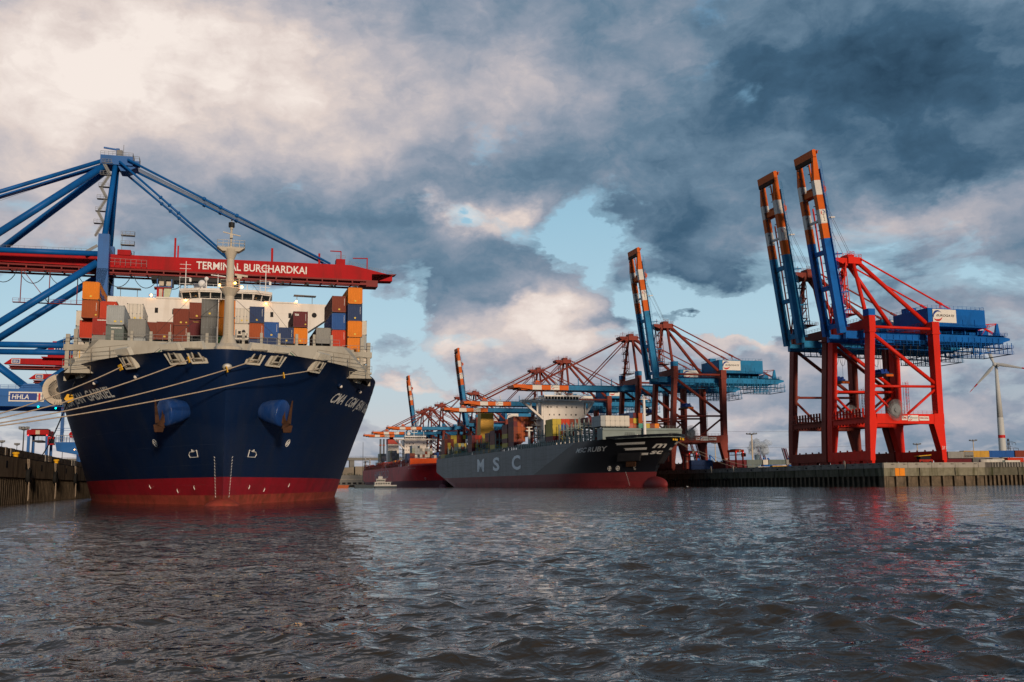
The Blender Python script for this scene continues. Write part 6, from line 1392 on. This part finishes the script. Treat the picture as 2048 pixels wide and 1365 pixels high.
# wind turbine
def turbine():
    o = thing('wind_turbine', 'white wind turbine with red striped blades behind the quay at the right', 'wind turbine', 646.9, 700, 7.9)
    mb = MB().use(M['turb']); mb.tube((0,0,0), (0,0,46), 3.3, 2.5, n=28, cap=False); mb.tube((0,0,46), (0,0,90.3), 2.4, 1.2, n=28); mb.use(M['signr']); mb.tube((0,0,28.5), (0,0,31.), 2.9, 2.83, n=28, cap=False); part('tower', mb, o, False)
    for p in o.children[0].data.polygons: p.use_smooth = True
    a = radians(-41); ax = Vector((sin(-a), -cos(a), 0)); ax = Matrix.Rotation(-PHI+radians(-41), 3, 'Z') @ Vector((0,-1,0))
    hub = Vector((0,0,91.6))+ax*4.2; mb = MB().use(M['turb']); mb.beam(Vector((0,0,91.8))-ax*5.5, Vector((0,0,91.6))+ax*2.6, 3.4, 3.6, 2.6, 2.8); part('nacelle', mb, o)
    part('hub', MB().use(M['turb']).ball(hub, 1.7, 12), o, True); side = ax.cross(Vector((0,0,1))).normalized(); side = -side if (Matrix.Rotation(PHI, 3, 'Z') @ side).x < 0 else side
    for ang in (226, 346, 106):
        d = side*cos(radians(ang))+Vector((0,0,1))*sin(radians(ang)); c = d.cross(ax).normalized(); mb = MB(); prev = None; vs = []
        prof = [(0,.9,.9),(2,.95,.9),(5,1.5,.6),(9,1.35,.42),(15,.95,.28),(21,.65,.18),(21.01,.65,.18),(24.5,.5,.14),(24.51,.5,.14),(27,.38,.1),(30.5,.14,.05)]
        for i in range(len(prof)-1):
            (l0,w0,t0),(l1,w1,t1) = prof[i], prof[i+1]; mb.use(M['signr'] if 21 <= l0 < 24.5 or l0 >= 27 else M['turb'])
            q = []
            for l, wd, t in (prof[i], prof[i+1]): q.append([hub+d*(l+1.)+c*(wd*cos(p)-.3*wd)+ax*(t*sin(p)) for p in np.linspace(0, 2*pi, 11)[:-1]])
            mb.add(q[0]+q[1], [(k, (k+1) % 10, (k+1) % 10+10, k+10) for k in range(10)])
        part('blade', mb, o, True)
M['turb'] = mat('turbine_white', (.52, .52, .49), .5, .05, .1)
turbine()

# power lines and pylon
def pylon(u, v, h, label):
    o = thing('power_pylon', label, 'pylon', u, v, 7.5, 'power pylons'); mb = MB().use(M['steeld']); n = 9
    for sx in (-1, 1):
        for sy in (-1, 1): mb.beam((sx*3, sy*3, 0), (sx*.5, sy*.5, h), .35, .35)
    for k in range(n):
        z0 = h*k/n; z1 = h*(k+1)/n; w0 = 3-2.5*k/n; w1 = 3-2.5*(k+1)/n
        for sy in (-1, 1): mb.beam((-w0,sy*w0,z0), (w1,sy*w1,z1), .2, .2); mb.beam((w0,sy*w0,z0), (-w1,sy*w1,z1), .2, .2)
    for z, w_ in ((h*.72, 13), (h*.88, 10)): mb.beam((-w_,0,z), (w_,0,z), .3, .3); mb.beam((-w_,0,z), (0,0,z+2.4), .25, .25); mb.beam((w_,0,z), (0,0,z+2.4), .25, .25); [mb.tube((x,0,z), (x,0,z-2.6), .2, n=4) for x in (-w_, -w_*.5, w_*.5, w_)]
    part('lattice_tower', mb, o)
pylon(840, 900, 38, 'lattice power pylon at the right edge beyond the containers')
for k, (z0, z1) in enumerate(((64, 58), (46, 41))):
    a = Vector((330, 1000, z0)); b = Vector((720, 980, z1)); pts = [W(*(a.lerp(b, i/12)-Vector((0,0,4*4*(i/12)*(1-i/12))))) for i in range(13)]
    tag(link('power_line', MB().use(M['steeld']).path(pts, .14, 4).mesh('power_line')), ('upper', 'lower')[k]+' power line crossing the gap between the cranes', 'power line', 'power lines')

# far away cranes, chimney with steam, bridge, bank
for k, (u, v, s) in enumerate(((1979,3320,1.),(2010,3340,1.),(2105,3350,.96),(2135,3380,.96),(1490,2893,.98),(1512,2900,1.04),(1540,2910,1.0))):
    c = thing('gantry_crane', 'tiny distant blue crane with raised red boom, %s from the left on the horizon' % ('fourth','fifth','sixth','seventh','first','second','third')[k], 'crane', u, v, 8, 'distant cranes on the horizon')
    mb = MB().use(M['ba']); 
    for x in (0, 30): 
        for y in (0, 22): mb.beam((x,y,0), (x,y,52), 3.5, 3.5)
    mb.box(-2, 60, 5, 18, 48, 53); mb.beam((4,12,52), (4,12,80), 4, 6); mb.beam((4,12,80), (34,12,52), 2, 2); mb.box(0,30,0,22,14,18); part('frame', mb, c)
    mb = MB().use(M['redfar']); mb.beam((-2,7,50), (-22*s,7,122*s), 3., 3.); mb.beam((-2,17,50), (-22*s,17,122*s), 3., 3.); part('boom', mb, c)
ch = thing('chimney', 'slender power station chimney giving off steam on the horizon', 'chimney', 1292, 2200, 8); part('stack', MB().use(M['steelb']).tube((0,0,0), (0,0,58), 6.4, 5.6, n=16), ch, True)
def steam():
    r = random.Random(11); bm = bmesh.new()
    for k in range(22):
        t = k/22; x = r.uniform(-27, 27); z = 68+6*sqrt(abs(x)/27)+24*r.random(); R_ = r.uniform(7, 12)
        if k < 5: x, z, R_ = r.uniform(-3, 3), 58+k*3, 5.
        bmesh.ops.create_icosphere(bm, subdivisions=3, radius=R_, matrix=Matrix.Translation((x, r.uniform(-10, 10), z)))
    from mathutils import noise as mn
    for v in bm.verts: v.co += Vector(mn.noise_vector(v.co*.09))*6+Vector(mn.noise_vector(v.co*.3))*2.5
    me = bpy.data.meshes.new('steam'); bm.to_mesh(me); bm.free(); me.polygons.foreach_set('use_smooth', [True]*len(me.polygons))
    m = bpy.data.materials.new('steam_cloud'); m.use_nodes = True; nt = m.node_tree; nt.nodes.clear(); N = NT(nt); o = N.n('ShaderNodeOutputMaterial'); d = N.n('ShaderNodeBsdfDiffuse'); d.inputs[0].default_value = (.50, .56, .62, 1); t_ = N.n('ShaderNodeBsdfTransparent'); mx = N.n('ShaderNodeMixShader'); lw = N.n('ShaderNodeLayerWeight'); lw.inputs[0].default_value = .35
    N.put(mx.inputs[0], N.m('SUBTRACT', .42, N.m('MULTIPLY', lw.outputs['Facing'], .5), clamp=True)); nt.links.new(t_.outputs[0], mx.inputs[1]); nt.links.new(d.outputs[0], mx.inputs[2]); nt.links.new(mx.outputs[0], o.inputs[0]); me.materials.append(m)
    s = link('steam', me); s.location = W(1292, 2200, 0); s.rotation_euler = (0, 0, PHI); tag(s, 'grey blue cloud of steam drifting from the chimney', 'steam', kind='stuff')
steam()
def background():
    o = thing('road_bridge', 'concrete road bridge on tall piers behind the red ship stern', 'bridge', 120, 1700, 0)
    part('deck', MB().use(M['concf']).box(-700, 260, 0, 14, 44.2, 47.6).box(-700,260,-.5,14.5,47.6,48.6), o)
    for x in (-625, -520, -415, -310, -205, -100, 5, 110, 215): part('pier', MB().use(M['concf']).box(x-4, x+4, 2, 12, 4, 44.2), o)
    mb = MB().use(M['steeld']); mb.rail([(-700,0,48.6),(260,0,48.6)], 1.5, 8, .3); part('railing', mb, o)
    for k, u in enumerate((245., 250.)):
        c = thing('chimney', ('left', 'right')[k]+' one of the two grey chimneys beside the red topped funnel', 'chimney', u, 1500, 5, 'twin chimneys'); part('stack', MB().use(M['steelf']).tube((0,0,0), (0,0,66), 1.6, 1.4, n=12), c, True); part('collar', MB().use(M['c_rust']).tube((0,0,56), (0,0,57.5), 1.9, n=12), c)
    mb = MB().use(M['concf']); mb.box(0, 220, 0, 8, 3, 11.); mb.use(M['dark'])
    for k in range(26): mb.box(4+k*8, 9+k*8, -.2, .2, 4., 6.8)
    mb.use(M['concw']); mb.box(0,220,-.4,8,11,11.8); mb.use(M['concf']); mb.box(20,200,10,20,11,17.5)
    thing('embankment', 'terraced embankment under the road bridge', 'embankment', 120, 1496, 0, data=mb.mesh('embankment'))
    mb = MB().use(M['tan']); mb.hexa([(0,0,0),(30,0,0),(30,20,0),(0,20,0)], [(6,0,16),(30,0,17),(30,20,17),(6,20,16)]); mb.box(32,70,0,20,0,18); thing('storage_hall', 'tan storage hall behind the bridge pier', 'building', 188, 1590, 14, data=mb.mesh('storage_hall'))
    rr = random.Random(2); from mathutils import noise as mn
    for k, (u, s) in enumerate(((192, 7), (204, 8.5), (214, 7), (232, 6.5), (242, 8))):
        t = thing('tree', 'small dark tree on the embankment, %s from the left' % CO[k], 'tree', u, 1520, 11, 'trees under the bridge'); part('trunk', MB().use(M['rust']).tube((0,0,0), (0,0,s*.6), .5, .3, n=6), t)
        mb = MB().use(M['leaf'])
        for j in range(170):
            a = Vector((rr.gauss(0,1), rr.gauss(0,1), rr.gauss(0,.8))).normalized()*s*.75*rr.random()**.4; a.z = a.z*.7+s*.75; q = [a+Vector((rr.uniform(-1,1), rr.uniform(-1,1), rr.uniform(-1,1)))*.9 for _ in range(3)]; mb.add(q, [(0,1,2)])
        part('crown', mb, t)
    # river craft
    o = thing('river_boat', 'small white motor barge with a tiered deckhouse beside the red ship', 'boat', 127, 810, 0)
    mb = MB().use(M['navy2']); mb.hexa([(2,0,-.5),(18,0,-.5),(18,5,-.5),(2,5,-.5)], [(0,0,1.6),(19,0,1.4),(19,5,1.4),(0,5,1.6)]); part('hull', mb, o); mb = MB().use(M['boatw']); mb.box(.2,18.8,.1,4.9,1.5,2.4); mb.box(1,14,.5,4.5,2.4,4.6); mb.box(2.5,9.5,.8,4.2,4.9,7.); mb.box(1.8,10.4,.4,4.6,7.,7.4); mb.box(4,7.5,1.5,3.5,7.4,9.4); mb.box(.6,15,.2,4.8,4.6,4.9); mb.tube((5.5,2.5,9.4),(5.5,2.5,12.5),.12,n=5); dh = part('deckhouse', mb, o)
    mb = MB().use(M['glass']); [mb.box(1.8+k*2., 3.+k*2., .42, .6, 3., 4.1) for k in range(6)]; [mb.box(3+k*1.6, 4.2+k*1.6, .72, .9, 5.4,6.5) for k in range(4)]; part('window', mb, dh)
    o = thing('barge', 'dark flat barge with a tall pole ahead of the white boat', 'boat', 111.5, 810, 0); mb = MB().use(M['navy2']); mb.hexa([(1,0,-.5),(15.5,0,-.5),(15.5,5,-.5),(1,5,-.5)],[(0,0,2.8),(16,0,2.6),(16,5,2.6),(0,5,2.8)]); part('hull', mb, o); part('pole', MB().use(M['steeld']).tube((7,2,2.6),(7,2,37),.28,.15,n=6), o)
    o = thing('barge', 'orange flat barge low on the water near the blue hull', 'boat', 96, 860, 0); part('hull', MB().use(M['orangebarge']).hexa([(1,0,-.5),(17,0,-.5),(17,6,-.5),(1,6,-.5)],[(0,0,2.9),(18,0,2.6),(18,6,2.6),(0,6,2.9)]).box(2,6,1,5,2.8,4.6), o)
    o = thing('barge', 'black flat barge half hidden by the blue hull', 'boat', 78, 800, 0); part('hull', MB().use(M['black']).hexa([(1,0,-.5),(17,0,-.5),(17,6,-.5),(1,6,-.5)],[(0,0,2.2),(18,0,2.2),(18,6,2.2),(0,6,2.2)]), o)
M['boatw'] = mat('boat_white', (.42, .41, .38), .5, .15, .6, grime=(.2,.17,.13), gamt=.5, gscale=.8)
M['concf'] = mat('far_concrete', (.20, .19, .17), .9, .15, .1); M['steelf'] = mat('far_stack_grey', (.13, .14, .15), .7, .1); M['tan'] = mat('tan_cladding', (.24, .20, .15), .8, .1); M['navy2'] = mat('dark_hull', (.03, .045, .055), .5, .2); M['orangebarge'] = mat('orange_barge', (.38, .09, .03), .6, .2)
background()
# reel standing beyond the grey ship's bow belongs to the crane there; a gull over the water
def gull(u, v, z, label):
    mb = MB().use(M['white2']); mb.tube((-.25,0,0), (.25,0,.05), .07, .03, n=6); mb.add([(-.1,0,.03),(.12,0,.03),(.05,.55,.22),(-.08,.5,.22)], [(0,1,2,3)]); mb.add([(-.1,0,.03),(.12,0,.03),(.05,-.55,.22),(-.08,-.5,.22)], [(0,3,2,1)])
    thing('gull', label, 'bird', u, v, z, data=mb.mesh('gull'))
gull(120, 240, 1.0, 'white gull skimming the water before the grey ship bow')
